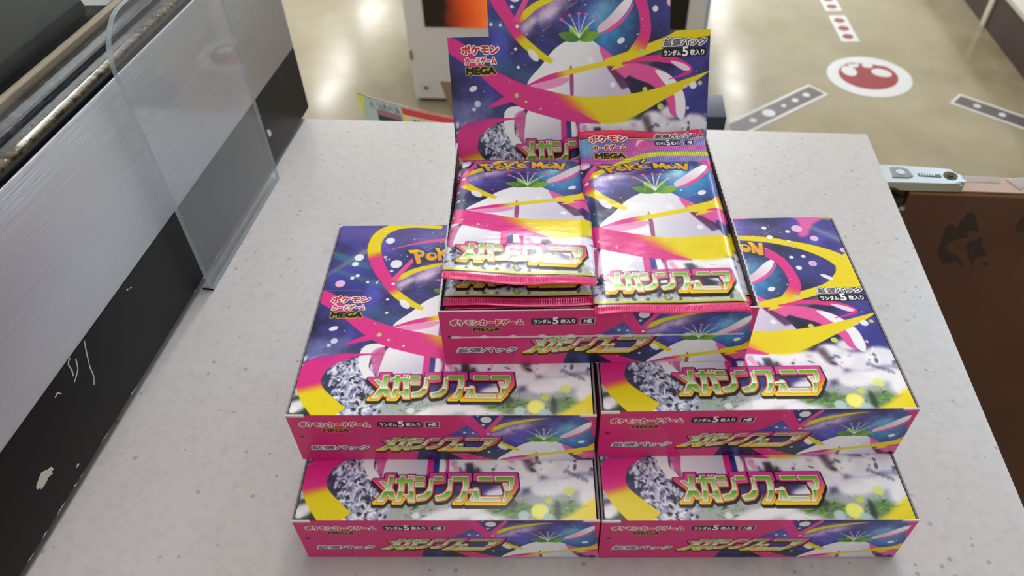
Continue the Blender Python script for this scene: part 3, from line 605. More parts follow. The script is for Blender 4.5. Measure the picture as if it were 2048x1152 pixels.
# white display cabinet behind the counter
wc = thing('display_cabinet', 'large white cabinet with a dark and orange screen on the floor behind the counter', 'cabinet', (0, 1.834, 0))
box('body', (-.412, .002, .010), (.425, .42, 1.1), M['white'], wc, .004); box('base_strip', (-.40, .012, 0), (.415, .41, .010), M['brownbase'], wc)  # body, and a thin dark strip along its foot
box('side_trim', (.4255, .0, .03), (.432, .42, 1.1), mat('blue_white_trim', srgb(196, 214, 240), .3), wc)
m = M['screen'] = mat('glowing_picture', (.01, .01, .01), .12)
sc_ = nd(m, 'ShaderNodeTexCoord'); sp = nd(m, 'ShaderNodeSeparateXYZ'); lk(m, sc_.outputs['Object'], sp.inputs[0])
wv = mth(m, 'ADD', sp.outputs[0], mth(m, 'MULTIPLY', noise(m, 6, 3), .12))
em = ramp(m, mth(m, 'MULTIPLY', mth(m, 'ADD', wv, .36), 1.25), [(0, (0, 0, 0)), (.16, (.006, 0, 0)), (.23, (.5, .05, .005)), (.31, (.75, .14, .02)), (.40, (.02, .003, 0)), (1, (0, 0, 0))])
lk(m, em, bsdf(m).inputs['Emission Color']); bsdf(m).inputs['Emission Strength'].default_value = .75
prism('screen', [(-.355, .242), (.375, .242), (.375, .75), (-.355, .75)], 0, .002, M['screen'], wc, Matrix.Rotation(R(90), 4, 'X'))
prism('handle_slot', [(-.41, .14), (-.402, .14), (-.402, .168), (-.41, .168)], 0, .0015, M['greyboard'], wc, Matrix.Rotation(R(90), 4, 'X'))
prism('small_label', [(-.392, .034), (-.355, .034), (-.355, .062), (-.392, .062)], 0, .001, M['paper'], wc, Matrix.Rotation(R(90), 4, 'X')); prism('label_mark', [(-.38, .043), (-.367, .043), (-.367, .053), (-.38, .053)], .001, .0015, M['greyink'], wc, Matrix.Rotation(R(90), 4, 'X'))
# brown carton
kb = thing('cardboard_carton', 'brown cardboard carton with a raised flap, in front of the white cabinet', 'carton', (0, 1.2, 0))
box('body', (-.14, 0, 0), (.12, .22, .28), M['kraft'], kb, .002)
prism('flap', [(-.184, .431), (-.10, .425), (.10, .42), (.11, .28), (-.138, .28), (-.164, .348)], 0, .004, M['kraft'], kb, Matrix.Translation((0, .004, 0)) @ Matrix.Rotation(R(90), 4, 'X'))

# leaning price card
def card_print():
    s = Canvas(110, 60, 5, rgb(206, 198, 176)); F = s.fill
    F(np.array([(0,0),(40,0),(40,60),(0,60)]), rgb(168, 184, 178)); F(np.array([(0,30),(2,44),(7,59),(0,59)]), rgb(206, 204, 70))
    F(np.array([(40,52.5),(110,53),(110,58.4),(40,58.4)]), rgb(206, 48, 48)); F(np.array([(15,46),(38,46),(38,51),(15,51)]), rgb(150, 100, 104)); F(np.array([(15,36),(38,36),(38,46),(15,46)]), rgb(30, 40, 52)); F(np.array([(30,36),(40,36),(40,43),(32,43)]), rgb(120, 140, 190))
    F(np.array([(40,46),(44,44),(43,52),(40,52)]), rgb(220, 206, 50)); F(np.array([(0,59.2),(110,59.2),(110,60),(0,60)]), rgb(84, 78, 76)); r = np.random.default_rng(4)
    for a in range(26):
        u, v = r.uniform(10, 37), r.uniform(54, 58); F(band([(u, v, .9), (u+r.uniform(-2, 2), v-2.5, .9), (u+r.uniform(-2, 3), v-4, .7)], 4), rgb(96, 104, 112), .7)
    for a in range(22):
        u, v = r.uniform(50, 70), r.uniform(46, 51); F(band([(u, v, 1.2), (u+r.uniform(-3, 3), v-3, 1.2), (u+r.uniform(-2, 4), v-6, 1)], 4), rgb(88, 78, 62), .85)
    return s.image('price_card_print')
M['card'] = printed('price_card', card_print(), .35)
pc = thing('price_card', 'curved printed card with a red stripe behind the counter edge, left of the open box', 'sign', (0, .60, 0))
vs, fs, uvs = [], [], []
N = 14
for i in range(N + 1):
    t = i/N; x = -.145 + .135*t; y = .004*math.sin(t*3.1) - .004; zt = .757 - .034*t**.8 - .004*math.sin(t*3.1)
    for zz, yy in ((zt - .085, -.012), (zt, 0.0)): vs += [(x + (.012 if zz < zt else 0), y + yy, zz), (x + (.012 if zz < zt else 0), y + yy + .0008, zz)]
for i in range(N):
    a = i*4; b = a + 4; u0, u1 = i/N, (i+1)/N
    for f, q in (((a, b, b+2, a+2), [(u0,0),(u1,0),(u1,1),(u0,1)]), ((a+1, a+3, b+3, b+1), [(.6,.4)]*4), ((a+2, b+2, b+3, a+3), [(u0,.97)]*4), ((a, a+1, b+1, b), [(.6,.4)]*4)): fs.append(f); uvs += q
fs += [(0, 2, 3, 1), (N*4, N*4+1, N*4+3, N*4+2)]; uvs += [(.6, .4)]*8
mesh('card', vs, fs, M['card'], pc, uv=uvs); box('card_stand', (-.12, .0, .0), (-.02, .012, .70), M['kraft'], pc); box('stand_foot', (-.13, -.05, 0), (-.01, .06, .008), M['kraft'], pc)
nb = thing('card_tray', 'dark navy tray end showing behind the counter, right of the open box', 'tray', (.20, .60, 0))
box('tray', (0, 0, .70), (.081, .05, .734), M['navyplastic'], nb, .002); box('tray_rim', (-.01, -.006, .693), (.094, .056, .70), mat('grey_rim', srgb(150, 146, 140), .5), nb, .001); tube('post', (.04, .025, 0), (.04, .025, .695), .008, M['darkmetal'], nb)

# shelving along the right
sh = thing('shelf_unit', 'shop shelving with a dark brown base, at the upper right corner', 'shelf', (1.435, 0, 0))
box('kick_board', (0, 1.3, 0), (.03, 2.395, .125), M['brownbase'], sh); box('kick_board', (0, 2.425, 0), (.03, 4.2, .125), M['brownbase'], sh); box('divider', (-.006, 2.395, 0), (.03, 2.425, .135), M['cream'], sh, .001)
box('shelf_deck', (-.012, 1.3, .127), (.5, 4.2, .145), M['shelfpaint'], sh, .003); box('back_panel', (.5, 1.3, 0), (.53, 4.2, 1.5), M['shelfpaint'], sh); box('base_body', (.03, 1.3, 0), (.5, 4.2, .127), M['brownbase'], sh)

# swing gate and its chrome hinge
gt = thing('swing_gate', 'brown swing gate with worn top edge, right of the counter', 'gate', (0, 0, 0))
GY, GZ = .372, .810
box('board', (.395, GY, .12), (1.1, GY + .022, GZ - .001), M['gate'], gt, .0015); box('top_edge', (.395, GY + .0008, GZ - .001), (1.1, GY + .0212, GZ), M['gatetop'], gt); box('raw_lip', (.395, GY - .0004, GZ - .0045), (1.1, GY + .002, GZ - .002), M['gateedge'], gt)
random.seed(5)
def blob(name, pts, mm): return prism(name, [(x + random.uniform(-.0005, .0005), z + random.uniform(-.0005, .0005)) for x, z in spline([(p[0], p[1]) for p in pts], 3)], 0, .0005, mm, gt, Matrix.Translation((0, GY, 0)) @ Matrix.Rotation(R(90), 4, 'X'))
blob('torn_patch', [(0.4477, 0.7864), (0.4507, 0.7883), (0.4548, 0.7868), (0.4589, 0.7793), (0.4615, 0.7742), (0.466, 0.7683), (0.4609, 0.7685), (0.4569, 0.7705), (0.4564, 0.7651), (0.4497, 0.7657), (0.4469, 0.7682), (0.4462, 0.7769), (0.4476, 0.78)], M['stain'])
blob('torn_patch', [(0.4371, 0.7703), (0.439, 0.7739), (0.4429, 0.7737), (0.4462, 0.7699), (0.4488, 0.7647), (0.4599, 0.7627), (0.4509, 0.759), (0.446, 0.7547), (0.4444, 0.75), (0.4399, 0.7516), (0.4386, 0.757)], M['stain'])
blob('torn_patch', [(0.4396, 0.7479), (0.4425, 0.7499), (0.4467, 0.7455), (0.4542, 0.7413), (0.4604, 0.7369), (0.4665, 0.7277), (0.4642, 0.7286), (0.4591, 0.735), (0.4537, 0.7298), (0.4468, 0.7323), (0.4428, 0.7396)], M['stain'])
blob('torn_patch', [(0.4609, 0.7541), (0.4654, 0.7567), (0.4696, 0.7609), (0.4745, 0.7517), (0.4814, 0.7415), (0.4765, 0.7398), (0.4724, 0.7367), (0.4752, 0.7312), (0.4736, 0.7301), (0.4671, 0.7402)], M['stain'])
blob('torn_patch', [(0.4832, 0.7312), (0.4848, 0.7337), (0.4875, 0.7319), (0.4865, 0.7295)], M['stain'])
blob('torn_patch', [(0.4935, 0.7742), (0.4932, 0.7793), (0.4933, 0.7836), (0.4948, 0.7858), (0.499, 0.7848), (0.5048, 0.7713), (0.4956, 0.7708)], M['stain'])
tp = [(.474 + .034*u + random.uniform(-.003, .003), GY + .004 + .016*w + random.uniform(-.002, .002)) for u, w in ((0, 1), (.35, .9), (.6, 1.1), (.8, .6), (1.3, .7), (1.25, .2), (.7, .1), (.5, .3), (.2, .1))]
prism('tape_scrap', tp, GZ, GZ + .0012, M['tape'], gt)
prism('tape_scrap', [(.43, GY + .014), (.47, GY + .013), (.472, GY + .021), (.43, GY + .022)], GZ, GZ + .0006, M['tape'], gt)
hg = thing('gate_hinge', 'chrome hinge bar with a round screw hole, on top of the brown gate', 'hinge', (0, 0, 0))
HM = Matrix.Translation((0, 0, 0))
prism('hinge_bar', spline([(.330, .3705), (.330, .3935), (.375, .3945), (.400, .3935), (.424, .3915), (.4335, .388), (.4345, .376), (.431, .3715), (.39, .3705)], 5), GZ + .0002, GZ + .0085, M['chrome'], hg, None, .0022)
prism('square_plate', [(.379, .3765), (.392, .3765), (.396, .379), (.394, .388), (.390, .3905), (.380, .3905)], GZ + .0084, GZ + .0092, mat('satin_plate', srgb(150, 150, 152), .35, 1.0), hg); prism('plate_ring', disc(.0035, 20, .3868, .3835), GZ + .0092, GZ + .0096, M['chrome'], hg)
prism('name_plate', [(.4005, .3795), (.4185, .3785), (.4185, .3825), (.4005, .3835)], GZ + .0084, GZ + .0088, mat('stamped_recess', srgb(110, 108, 106), .4, .9), hg)
for i in range(6): prism('stamped_letter', [(x, y) for x, y in ((.4016 + i*.0021, .3803), (.403 + i*.0021, .3802), (.403 + i*.0021 + (.0003 if i % 2 else 0), .3822), (.4016 + i*.0021, .3823))], GZ + .0088, GZ + .0091, M['chrome'], hg)
prism('screw_recess', disc(.0055, 28, .4262, .3815), GZ + .0086, GZ + .0090, M['screw'], hg); prism('screw_head', disc(.0026, 20, .4262, .3812), GZ + .0089, GZ + .0098, M['darkmetal'], hg)
lg = thing('hinge_bracket', 'dark metal bracket post under the chrome hinge, beside the counter', 'bracket', (0, 0, 0))
box('bracket_plate', (.30, .374, .775), (.393, .390, GZ), M['darkmetal'], lg, .0015); tube('post', (.383, .366, .30), (.383, .366, .806), .006, M['darkmetal'], lg); tube('post', (.368, .368, .30), (.368, .368, .806), .005, M['darkmetal'], lg)
box('post_foot', (.36, .352, .0), (.40, .38, .30), M['darkmetal'], lg)
box('cross_clip', (.362, .362, .795), (.392, .374, .799), M['chrome'], lg, .0008)

# hot-food case at the left
F0, F1 = Vector((-.121, .393, 0)), Vector((-.136, -.023, 0)); fd = (F1 - F0).normalized(); fn = Vector((-fd.y, fd.x, 0))
if fn.x < 0: fn = -fn
CM = Matrix((( fd.x, -fn.x, 0, F0.x), (fd.y, -fn.y, 0, F0.y), (0, 0, 1, .85), (0, 0, 0, 1)))   # local: x along the face towards us, y into the case, z above the counter
cs = thing('food_display_case', 'steel and black glass display case along the left of the counter', 'display case', (0, 0, 0)); cs.matrix_world = CM
def cbox(n, a, b, mm, bev=0.0): return box(n, a, b, mm, cs, bev)
LN = .85
cbox('black_panel', (-.009, 0, .005), (LN, .006, .0615), M['black_panel'], .0006); cbox('steel_panel', (-.009, .0002, .0617), (LN, .0016, .1535), M['steel'], .0004); cbox('end_panel', (-.0105, .0, .006), (-.0095, .30, .153), M['white'])
cbox('inner_body', (-.009, .007, .006), (LN, .31, .146), M['cavity']); cbox('channel_seal', (-.009, .0018, .1465), (LN, .0125, .1505), M['rubber'], .0008); cbox('seal_bead', (-.009, .0065, .150), (LN, .0095, .1530), M['rubber'], .001)
cbox('sill_strip', (-.009, .0128, .146), (LN, .0185, .1525), M['bronze'], .0006)
dots = bmesh.new()
for i in range(95):
    x = .02 + i*.0085; mtx = Matrix.Translation((x, .0142, .1526)); bmesh.ops.create_cone(dots, cap_ends=True, segments=8, radius1=.0007, radius2=.0005, depth=.0006, matrix=mtx)
dd = bmo('sill_studs', dots, M['white'], cs); dd['kind'] = 'stuff'
cbox('grimy_ledge', (-.009, .0187, .146), (LN, .046, .1495), M['grime']); cbox('inner_step', (-.009, .030, .1495), (LN, .033, .1515), M['grime'], .0008); cbox('tan_rail', (-.009, .0475, .146), (LN, .054, .1535), M['tan'], .0012)
cbox('tray_floor', (-.009, .0545, .146), (LN, .30, .148), M['cavity'])
cbox('food_tray', (.12, .068, .148), (.36, .15, .158), M['cavity'], .004); cbox('food_tray', (.40, .068, .148), (.64, .15, .158), M['cavity'], .004)
prism('tray_paper', [(.02, .066), (.11, .062), (.115, .13), (.03, .15)], .148, .1486, M['pale'], cs); prism('tray_paper', [(.15, .16), (.33, .17), (.30, .23), (.16, .22)], .148, .1486, M['pale'], cs)
for a, b in ((.05, .12), (.09, .12)): prism('tray_clip', disc(.008, 18, a, .075), .1486, .1492, M['tan'], cs)
cbox('rear_rail', (-.009, .19, .148), (LN, .198, .156), M['tan'], .001)
cbox('front_glass', (-.009, .0128, .1527), (LN, .0168, .46), M['glass']); cbox('top_panel', (-.009, .0, .46), (LN, .31, .475), M['steel'], .001); cbox('end_glass', (-.009, .02, .153), (-.005, .30, .46), M['glass'])
for x in (.012, .44, .82): cbox('foot', (x - .012, .006, 0), (x + .012, .03, .006), M['rubber'])
cbox('end_foot', (-.0095, .004, 0), (-.001, .02, .0058), M['steel'])
random.seed(11)
def chip(pts, jit=.0006): prism('paint_chip', [(x/1000 + random.uniform(-jit, jit), z/1000 + random.uniform(-jit, jit)) for x, z in pts], 0, .00025, M['chip'], cs, Matrix(((1, 0, 0, 0), (0, 0, -1, 0), (0, 1, 0, 0), (0, 0, 0, 1))))
chip(spline([(383, 29), (379, 31.5), (376, 31.8), (372, 29.4), (370.6, 27), (372.6, 25.6), (375.4, 26.4), (380.6, 25.6)], 4))
def scr(pts, w): b_ = band([(x, z, w) for x, z in pts], 4); chip(b_, .00012)
scr([(314.3, 60.4), (318, 52), (320.3, 45.7), (321.5, 40), (324.3, 35.7)], .55); scr([(327, 61.6), (329.8, 60), (330.1, 55.7), (331.4, 52.3)], .6); scr([(324.5, 58), (326.5, 53.2), (329, 51), (333.1, 49.1)], .5); scr([(346.5, 54), (344, 54.4), (342.8, 52)], .6)
chip([(72, 33.5), (68, 31.8), (66, 28), (67.5, 25.8), (70.6, 27), (71.5, 30)], .0004); chip([(273, 56.4), (271.5, 57), (270.6, 55.6)], .0002); chip([(269.6, 55.2), (268.4, 55.6), (268, 54.6)], .0002); chip([(361, 12), (359, 13), (358.4, 11.4)], .0002); chip([(205, 54), (204, 55), (203, 53.8)], .0002)
for a in range(14):
    x = random.uniform(150, 420); chip([(x, 5.3), (x + random.uniform(2, 7), 5.3), (x + random.uniform(1, 4), 5.3 + random.uniform(.2, .7))], .0001)

# clear acrylic screen standing beside the case
P0, P1 = Vector((-.120, .178, .85)), Vector((-.116, .304, .85)); pd = (P1 - P0).normalized(); L0 = (P1 - P0).length
ac = thing('acrylic_screen', 'clear upright acrylic screen with rounded corners, close to the steel case', 'screen'); px = Vector((-pd.y, pd.x, 0)); px = px if px.x > 0 else -px
ac.matrix_world = Matrix(((pd.x, px.x, 0, P0.x), (pd.y, px.y, 0, P0.y), (0, 0, 1, .85), (0, 0, 0, 1)))   # x along the sheet, y thickness, z up
HT, RC, TH = .186, .026, .0030
out = [(0, .0003), (L0, .0003)] + [(L0 - RC + RC*math.cos(a), HT - RC + RC*math.sin(a)) for a in np.linspace(0, math.pi/2, 10)] + [(RC + RC*math.cos(a), HT - RC + RC*math.sin(a)) for a in np.linspace(math.pi/2, math.pi, 10)]
n = len(out); XZ = Matrix(((1, 0, 0, 0), (0, 0, 1, 0), (0, 1, 0, 0), (0, 0, 0, 1)))
mesh('sheet', [(x, -TH, z) for x, z in out] + [(x, 0, z) for x, z in out], [tuple(range(n)), tuple(range(2*n - 1, n - 1, -1))], M['acrylic'], ac)
mesh('sawn_edge', [(x, -TH, z) for x, z in out] + [(x, 0, z) for x, z in out], [(i, i + n, (i+1) % n + n, (i+1) % n) for i in range(n)], M['acrylic_edge'], ac)
box('foot_flange', (0, -.0080, .0003), (L0, -TH, .0012), M['acrylic'], ac); box('flange_end', (-.0003, -.0080, .0001), (.0006, -.0002, .0013), M['rubber'], ac)

# ------------------------------------------------------------------ the card boxes
W, D, H = .141, .1328, .03667
IM_TOP, IM_FRONT, IM_PACK = top_print(), front_print(), pack_print()
M['top'] = printed('carton_top', IM_TOP, .3, spec=.45); M['front'] = printed('carton_front', IM_FRONT, .32, spec=.45)
def foil(name, ribs):
    m = printed(name, IM_PACK, .24, metal=.08, spec=.6)
    h = noise(m, 42, 3, .5, (1, 1.6, 1)); 
    uvn = nd(m, 'ShaderNodeUVMap'); sx = nd(m, 'ShaderNodeSeparateXYZ'); lk(m, uvn.outputs[0], sx.inputs[0])
    su = mth(m, 'SINE', mth(m, 'MULTIPLY', sx.outputs[0], 2*math.pi*62), 0.0); sv = mth(m, 'SINE', mth(m, 'MULTIPLY', sx.outputs[1], 2*math.pi*127/1.9), 0.0)
    inb = mth(m, 'ADD', mth(m, 'LESS_THAN', sx.outputs[1], 4.3/127), mth(m, 'GREATER_THAN', sx.outputs[1], 101/127))
    lip = mth(m, 'MULTIPLY', mth(m, 'GREATER_THAN', sx.outputs[1], 1.3/127), mth(m, 'LESS_THAN', sx.outputs[1], 124/127))
    rib = mth(m, 'MULTIPLY', mth(m, 'ADD', su, mth(m, 'MULTIPLY', sv, .45)), mth(m, 'MULTIPLY', inb, lip))
    tot = mth(m, 'ADD', mth(m, 'MULTIPLY', h, 1.1), mth(m, 'MULTIPLY', rib, .5))
    bump(m, tot, .55, .0011); return m
M['foil'] = foil('printed_foil', True); M['foilback'] = mat('foil_back', srgb(206, 44, 112), .25, .3)

def panel(name, a, b, parent, facemats, mats, uvf=None):
    """thin board; facemats gives the material slot of bottom, top, front, right, back, left"""
    uv = []
    for f, mi in zip(BOXF, facemats): uv += [uvf(boxv(a, b)[i]) if uvf else (0, 0) for i in f]
    return mesh(name, boxv(a, b), BOXF, mats, parent, mi=facemats, uv=uv)
T1 = .0007
def carton(label, loc, rz, first=None):
    t = thing('card_pack_box', label, 'box', loc, rz, 'sealed boxes of card packs')
    if first is not None:
        for ch in first.children:
            c = ch.copy(); link(c, t)
        return t
    fu = lambda v: (v[0]/W, v[2]/H); su_ = lambda v: (v[1]/D, v[2]/H); bu = lambda v: (1 - v[0]/W, v[2]/H); tu = lambda v: (v[0]/W, v[1]/D)
    panel('front_panel', (0, 0, .0003), (W, T1, H - .0002), t, [1, 1, 0, 1, 1, 1], [M['front'], M['pinkboard']], fu)
    panel('back_panel', (0, D - T1, .0003), (W, D, H - .0002), t, [1, 1, 1, 1, 0, 1], [M['front'], M['paper']], bu)
    panel('side_panel', (0, T1, .0003), (.0009, D - T1, H - .0003), t, [1, 1, 1, 1, 1, 0], [M['front'], M['greyboard']], su_)
    panel('side_panel', (W - .0009, T1, .0003), (W, D - T1, H - .0003), t, [1, 1, 1, 0, 1, 1], [M['front'], M['greyboard']], su_)
    panel('top_panel', (.0014, .0001, H - .0006), (W - .0016, D, H), t, [1, 0, 0, 1, 1, 1], [M['top'], M['paper']], tu)
    panel('base_panel', (.0009, T1, 0), (W - .0009, D - T1, .0005), t, [0]*6, [M['paper']])
    panel('corner_tuck', (0, -.00025, H - .0014), (.0085, .0004, H + .0001), t, [0]*6, [M['paper']]); panel('corner_tuck', (W - .0075, -.00025, H - .0009), (W, .0004, H + .0001), t, [0]*6, [M['paper']])
    return t
B = [(0.0, 0.0, 4.856), (.1413, .0118, 5.031), (-.004, .0319, 4.463), (.1384, .0449, 5.249)]
c0 = carton('sealed pink card box at lower left, under another one', (B[0][0], B[0][1], .8502), R(B[0][2]))
carton('sealed pink card box at lower right, under another one', (B[1][0], B[1][1], .8502), R(B[1][2]), c0)
carton('sealed pink card box in the second layer, left one, carrying the open box', (B[2][0], B[2][1], .8504 + H), R(B[2][2]), c0)
carton('sealed pink card box in the second layer, right one, carrying the open box', (B[3][0], B[3][1], .8504 + H), R(B[3][2]), c0)

# the open display box on top
TZ = .8507 + 2*H
ob = thing('open_pack_box', 'open pink display box of foil packs with its printed card standing up', 'box', (.0644, .0663, TZ), R(5.186))
fu = lambda v: (v[0]/W, v[2]/H)
panel('front_panel', (0, 0, 0), (W, T1, H), ob, [1, 1, 0, 1, 1, 1], [M['front'], M['paper']], fu)
panel('back_panel', (0, D - T1, 0), (W, D, H), ob, [1, 1, 1, 1, 0, 1], [M['front'], M['paper']], lambda v: (1 - v[0]/W, v[2]/H))
panel('base_panel', (.0009, T1, 0), (W - .0009, D - T1, .0006), ob, [0]*6, [M['paper']])
rs = random.Random(3)
for x0, x1, flip in ((0, .0008, False), (W - .0008, W, True)):          # saw-toothed sides left by the torn perforation
    ys = np.linspace(T1, D - T1, 79); zs = [H + (.0009 if i % 2 else -.0002) + rs.uniform(-.0002, .0003) for i in range(79)]
    vs, fs, uvs, mis = [], [], [], []
    for y, z in zip(ys, zs): vs += [(x0, y, 0), (x1, y, 0), (x0, y, z), (x1, y, z)]
    for i in range(78):
        a = 4*i; b = a + 4
        for f, mi in (((a, a+2, b+2, b), 2 if flip else 0), ((a+1, b+1, b+3, a+3), 0 if flip else 2), ((a+2, a+3, b+3, b+2), 1), ((a, b, b+1, a+1), 1)):
            fs.append(f); mis.append(mi); uvs += [(vs[j][1]/D, vs[j][2]/H) for j in f]
    mesh('side_panel', vs, fs, [M['front'], M['paper'], M['greyboard']], ob, mi=mis, uv=uvs)
# torn slit across the front: white paper lips with little bumps
bm_pts_up, bm_pts_dn = [], []
tz = .0195
for i in range(281):
    x = .0042 + i*(.1327/280); ph = ((x - .013) % .0132) - .0066; bmp = max(0, 1 - abs(ph)/.0024)
    bm_pts_up.append((x, tz + .00035 + .0010*bmp*(1 if x < .06 or x > .11 else .7) + rs.uniform(0, .0001))); bm_pts_dn.append((x, tz - .0002 - .0003*bmp))
vs = [(x, -.0006 - .0004*0, z) for x, z in bm_pts_up] + [(x, -.0004, z) for x, z in bm_pts_dn] + [(x, .0002, z) for x, z in bm_pts_up] + [(x, .0002, z) for x, z in bm_pts_dn]; K = 281
fs = []
for i in range(K - 1): fs += [(K + i, K + i + 1, i + 1, i), (i, i + 1, 2*K + i + 1, 2*K + i), (3*K + i, 3*K + i + 1, K + i + 1, K + i)]
mesh('torn_slit', vs, fs, M['paper'], ob)
# printed card standing at the back (outline in print millimetres)
LB, LZ, LE = .1195, .0155, R(65)
oc = [(0, 0), (141, 0), (141, 80), (119.5, 80), (119.3, 98), (114, 108), (103, 119), (95, 122.5), (46, 122.5), (38, 119), (28, 110), (22.5, 100), (22.5, 80), (0, 80)]
def cardpt(u, v, off):
    u, v = u - v*.026, v + (u - 70)*.006 + 1.6
    bow = .0012*math.sin(math.pi*min(max(v/80, 0), 1)); q = v/1000
    return (u/1000, LB + q*math.cos(LE) + (off + bow)*math.sin(LE), LZ + q*math.sin(LE) - (off + bow)*math.cos(LE))
rows = [0, 10, 20, 30, 40, 50, 60, 70, 80]; vs, fs, uvs, mis = [], [], [], []
def addq(p, mi):
    i = len(vs); vs.extend([cardpt(*q) for q in p]); fs.append(tuple(range(i, i + len(p)))); uvs.extend([(q[0]/141, q[1]/132.8) for q in p]); mis.append(mi)
for v0, v1 in zip(rows, rows[1:]):
    addq([(0, v0, 0), (141, v0, 0), (141, v1, 0), (0, v1, 0)], 0); addq([(0, v0, .0006), (0, v1, .0006), (141, v1, .0006), (141, v0, .0006)], 1)
tabp = oc[3:13]; addq([(u, v, 0) for u, v in tabp], 0); addq([(u, v, .0006) for u, v in tabp[::-1]], 1)
def edge(a, b): addq([(*a, 0), (*a, .0006), (*b, .0006), (*b, 0)], 1)
ring = [(0, v) for v in rows[::-1]] + [(141, v) for v in rows] + oc[3:13]
for a, b in zip(ring, ring[1:] + ring[:1]): edge(a, b)
mesh('header_card', vs, fs, [M['top'], M['greyboard']], ob, mi=mis, uv=uvs)

# foil packs
PW, PL = .0675/.066, 1.025
def pack_mesh(name, height, curve, seed, fold, puff=.0021, crinkle=.00035):
    """one pack as film over cards; curve(u, v) lifts it, fold tucks the top seal underneath"""
    rg = np.random.default_rng(seed); nu, nv = 33, 76; cr = vnoise(nv + 1, nu + 1, 9, rg, 3) - .5; cr2 = vnoise(nv + 1, nu + 1, 5, rg, 3) - .5
    vmax = 100.8 if fold else 127.0; vs, fs, uvs = [], [], []
    def prof(u, v):
        e = min(u, 66 - u)/5.0; e = 1 if e > 1 else math.sin(e*math.pi/2); s = min(max((v - 5)/7, 0), 1); tt = min(max((101 - v)/15, .45 if fold else 0), 1)
        return e*(s*s*(3-2*s))*(tt*tt*(3-2*tt))
    for side in (1, 0):
        for j in range(nv + 1):
            v = vmax*j/nv
            for i in range(nu + 1):
                u = 66*i/nu; pr = prof(u, v); amp = .35 + (1.6 if (v < 5.5 or v > 101) else .65*(1 - .6*pr))
                z = curve(u, v) + (puff*pr if side else -.0002*pr) + crinkle*amp*(cr[j, i] + .6*cr2[j, i])
                if not side: z -= .00025
                vs.append((u/1000*PW + (.0004*cr2[j, 0] if i in (0, nu) else 0), v/1000*PL + (.0008*cr[0, i] if j == 0 else 0), z)); uvs.append((u/66, v/127))
    nn = (nu + 1)*(nv + 1); uvl, mis = [], []
    for side in (0, 1):
        o = side*nn
        for j in range(nv):
            for i in range(nu):
                a = o + j*(nu+1) + i; q = (a, a+1, a+nu+2, a+nu+1) if side == 0 else (a, a+nu+1, a+nu+2, a+1)
                fs.append(q); mis.append(side); uvl += [uvs[k] for k in q]
    rim = [j*(nu+1) for j in range(nv, 0, -1)] + list(range(nu)) + [j*(nu+1) + nu for j in range(nv)] + [nv*(nu+1) + i for i in range(nu, 0, -1)]
    for a, b in zip(rim, rim[1:] + rim[:1]): q = (a, a + nn, b + nn, b); fs.append(q); mis.append(0); uvl += [uvs[k] for k in q]
    return vs, fs, uvl, mis, rim
def pack(label, loc, rz, curve, seed, fold, group=None, puff=.0021):
    t = thing('card_pack', label, 'card pack', (0, 0, 0), 0, group); t.matrix_world = ob_m @ Matrix.Translation(loc) @ Matrix.Rotation(rz, 4, 'Z')
    vs, fs, uvl, mis, rim = pack_mesh('wrapper', 0, curve, seed, fold, puff)
    # split film: body and the pressed seals at its ends are parts of their own
    uv = np.array(uvl).reshape(-1, 4, 2); cen = uv.mean(1)[:, 1]*127
    for nm, sel in (('bottom_seal', cen < 5.2), ('wrapper', (cen >= 5.2) & (cen < 100.5)), ('top_seal', cen >= 100.5)):
        ix = np.where(sel)[0]
        if not len(ix): continue
        used = sorted({k for i in ix for k in fs[i]}); mp = {k: q for q, k in enumerate(used)}
        mesh(nm, [vs[k] for k in used], [[mp[k] for k in fs[i]] for i in ix], [M['foil'], M['foilback']], t, mi=[mis[i] for i in ix], uv=uv[ix].reshape(-1, 2), smooth=True)
    if fold:
        vv_ = []; ff = []
        for i, u in enumerate((0, 16.5, 33, 49.5, 66)):
            zc = curve(u, 100.8)
            for y, z in ((100.6, zc + .0010), (101.6, zc + .0006), (101.2, zc - .0006), (94, curve(u, 94) - .0007), (86, curve(u, 86) - .0007)): vv_.append((u/1000*PW, y/1000*PL, z))
        for i in range(4):
            for j in range(4): a = i*5 + j; ff.append((a, a+5, a+6, a+1))
        mesh('folded_seal', vv_, ff, M['foilback'], t, smooth=True)
    return t
bpy.context.view_layer.update()
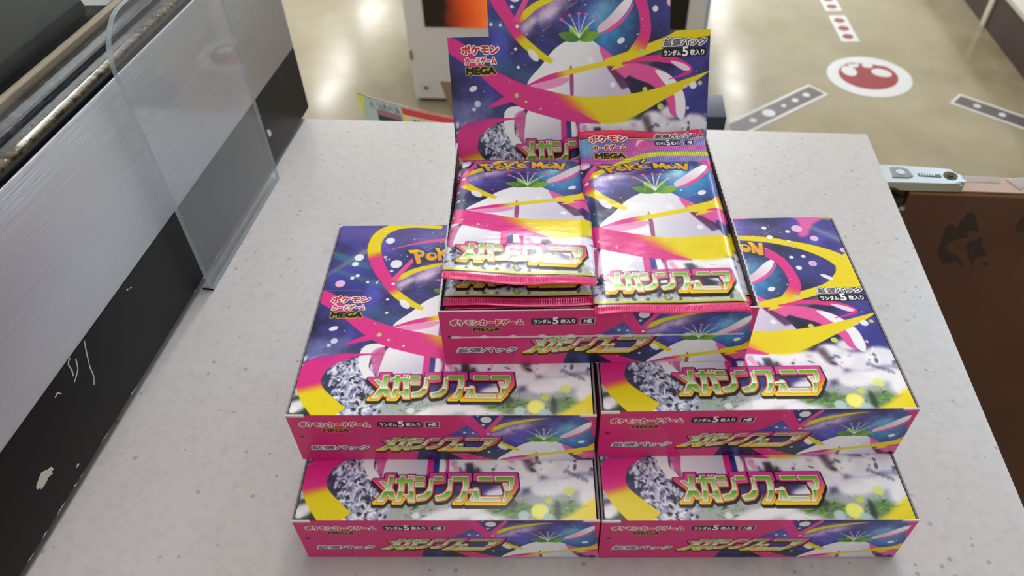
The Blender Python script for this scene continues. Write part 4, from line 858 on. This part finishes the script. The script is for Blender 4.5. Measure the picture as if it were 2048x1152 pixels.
ob_m = Matrix.Translation((.0644, .0663, TZ)) @ Matrix.Rotation(R(5.186), 4, 'Z')
flat = lambda u, v: .0003*(1 - min(v, 6)/6)
sm_ = lambda t: max(0, min(1, t))**2*(3 - 2*max(0, min(1, t)))
STK = 12; PT = .0029
base = pack('foil card pack lying flat deeper in the open box', (.0022, .0045, .0010), 0, flat, 2, True, 'packs stacked inside the open box')
for k in range(STK):
    for col, x in ((0, .0022), (1, .0722)):
        if k == 0 and col == 0: continue
        t = base.copy(); link(t); t.matrix_world = ob_m @ Matrix.Translation((x, .0045 + .0006*((k*7) % 3 - 1), .0010 + k*PT))
        for ch in base.children: c = ch.copy(); link(c, t)
zt = .0010 + STK*PT
pack('foil pack second from top in the left stack, only its pink bottom seal showing', (.0020, .0030, zt), R(-.6), lambda u, v: .0014*(1 - sm_(v/22)) + .0006*math.sin(u/9.0)*(1 - sm_(v/12)), 5, True, None)
pack('loose foil pack on top of the left stack, tilted up towards the front', (.0022, .0065, zt + PT + .0004), R(-1.5), lambda u, v: .0112*(1 - sm_(v/95))*(1 - .35*u/66) + .0010*math.sin(u/8.0 + 1)*(1 - sm_(v/10)), 8, True, None)
pack('whole foil pack on top of the right stack, its shiny upper seal against the card', (.0688, -.0045, zt + .0016), R(.4), lambda u, v: .0012*(1 - sm_(v/18)) + .0085*sm_((v - 20)/107) + .0005*math.sin(u/7.0)*(1 - sm_(v/9)) + .0011*math.sin(u/10.0)*sm_((v - 110)/17), 12, False, None, .0027)

# marks and fittings belong to the part they sit on
bpy.context.view_layer.update()
def stem(o): return o.name.split('.')[0]
for host, subs in (('name_plate', ('stamped_letter',)), ('square_plate', ('plate_ring',)), ('screw_recess', ('screw_head',)), ('small_label', ('label_mark',)), ('sill_strip', ('sill_studs',)),
                   ('black_panel', ('paint_chip',)), ('red_disc', ('footprint', 'heel_print', 'pale_band')), ('board', ('torn_patch',)), ('grey_panel', ('white_dot',))):
    for h in [o for o in scene.objects if stem(o) == host]:
        for c in [o for o in h.parent.children if stem(o) in subs]:
            c.parent = h
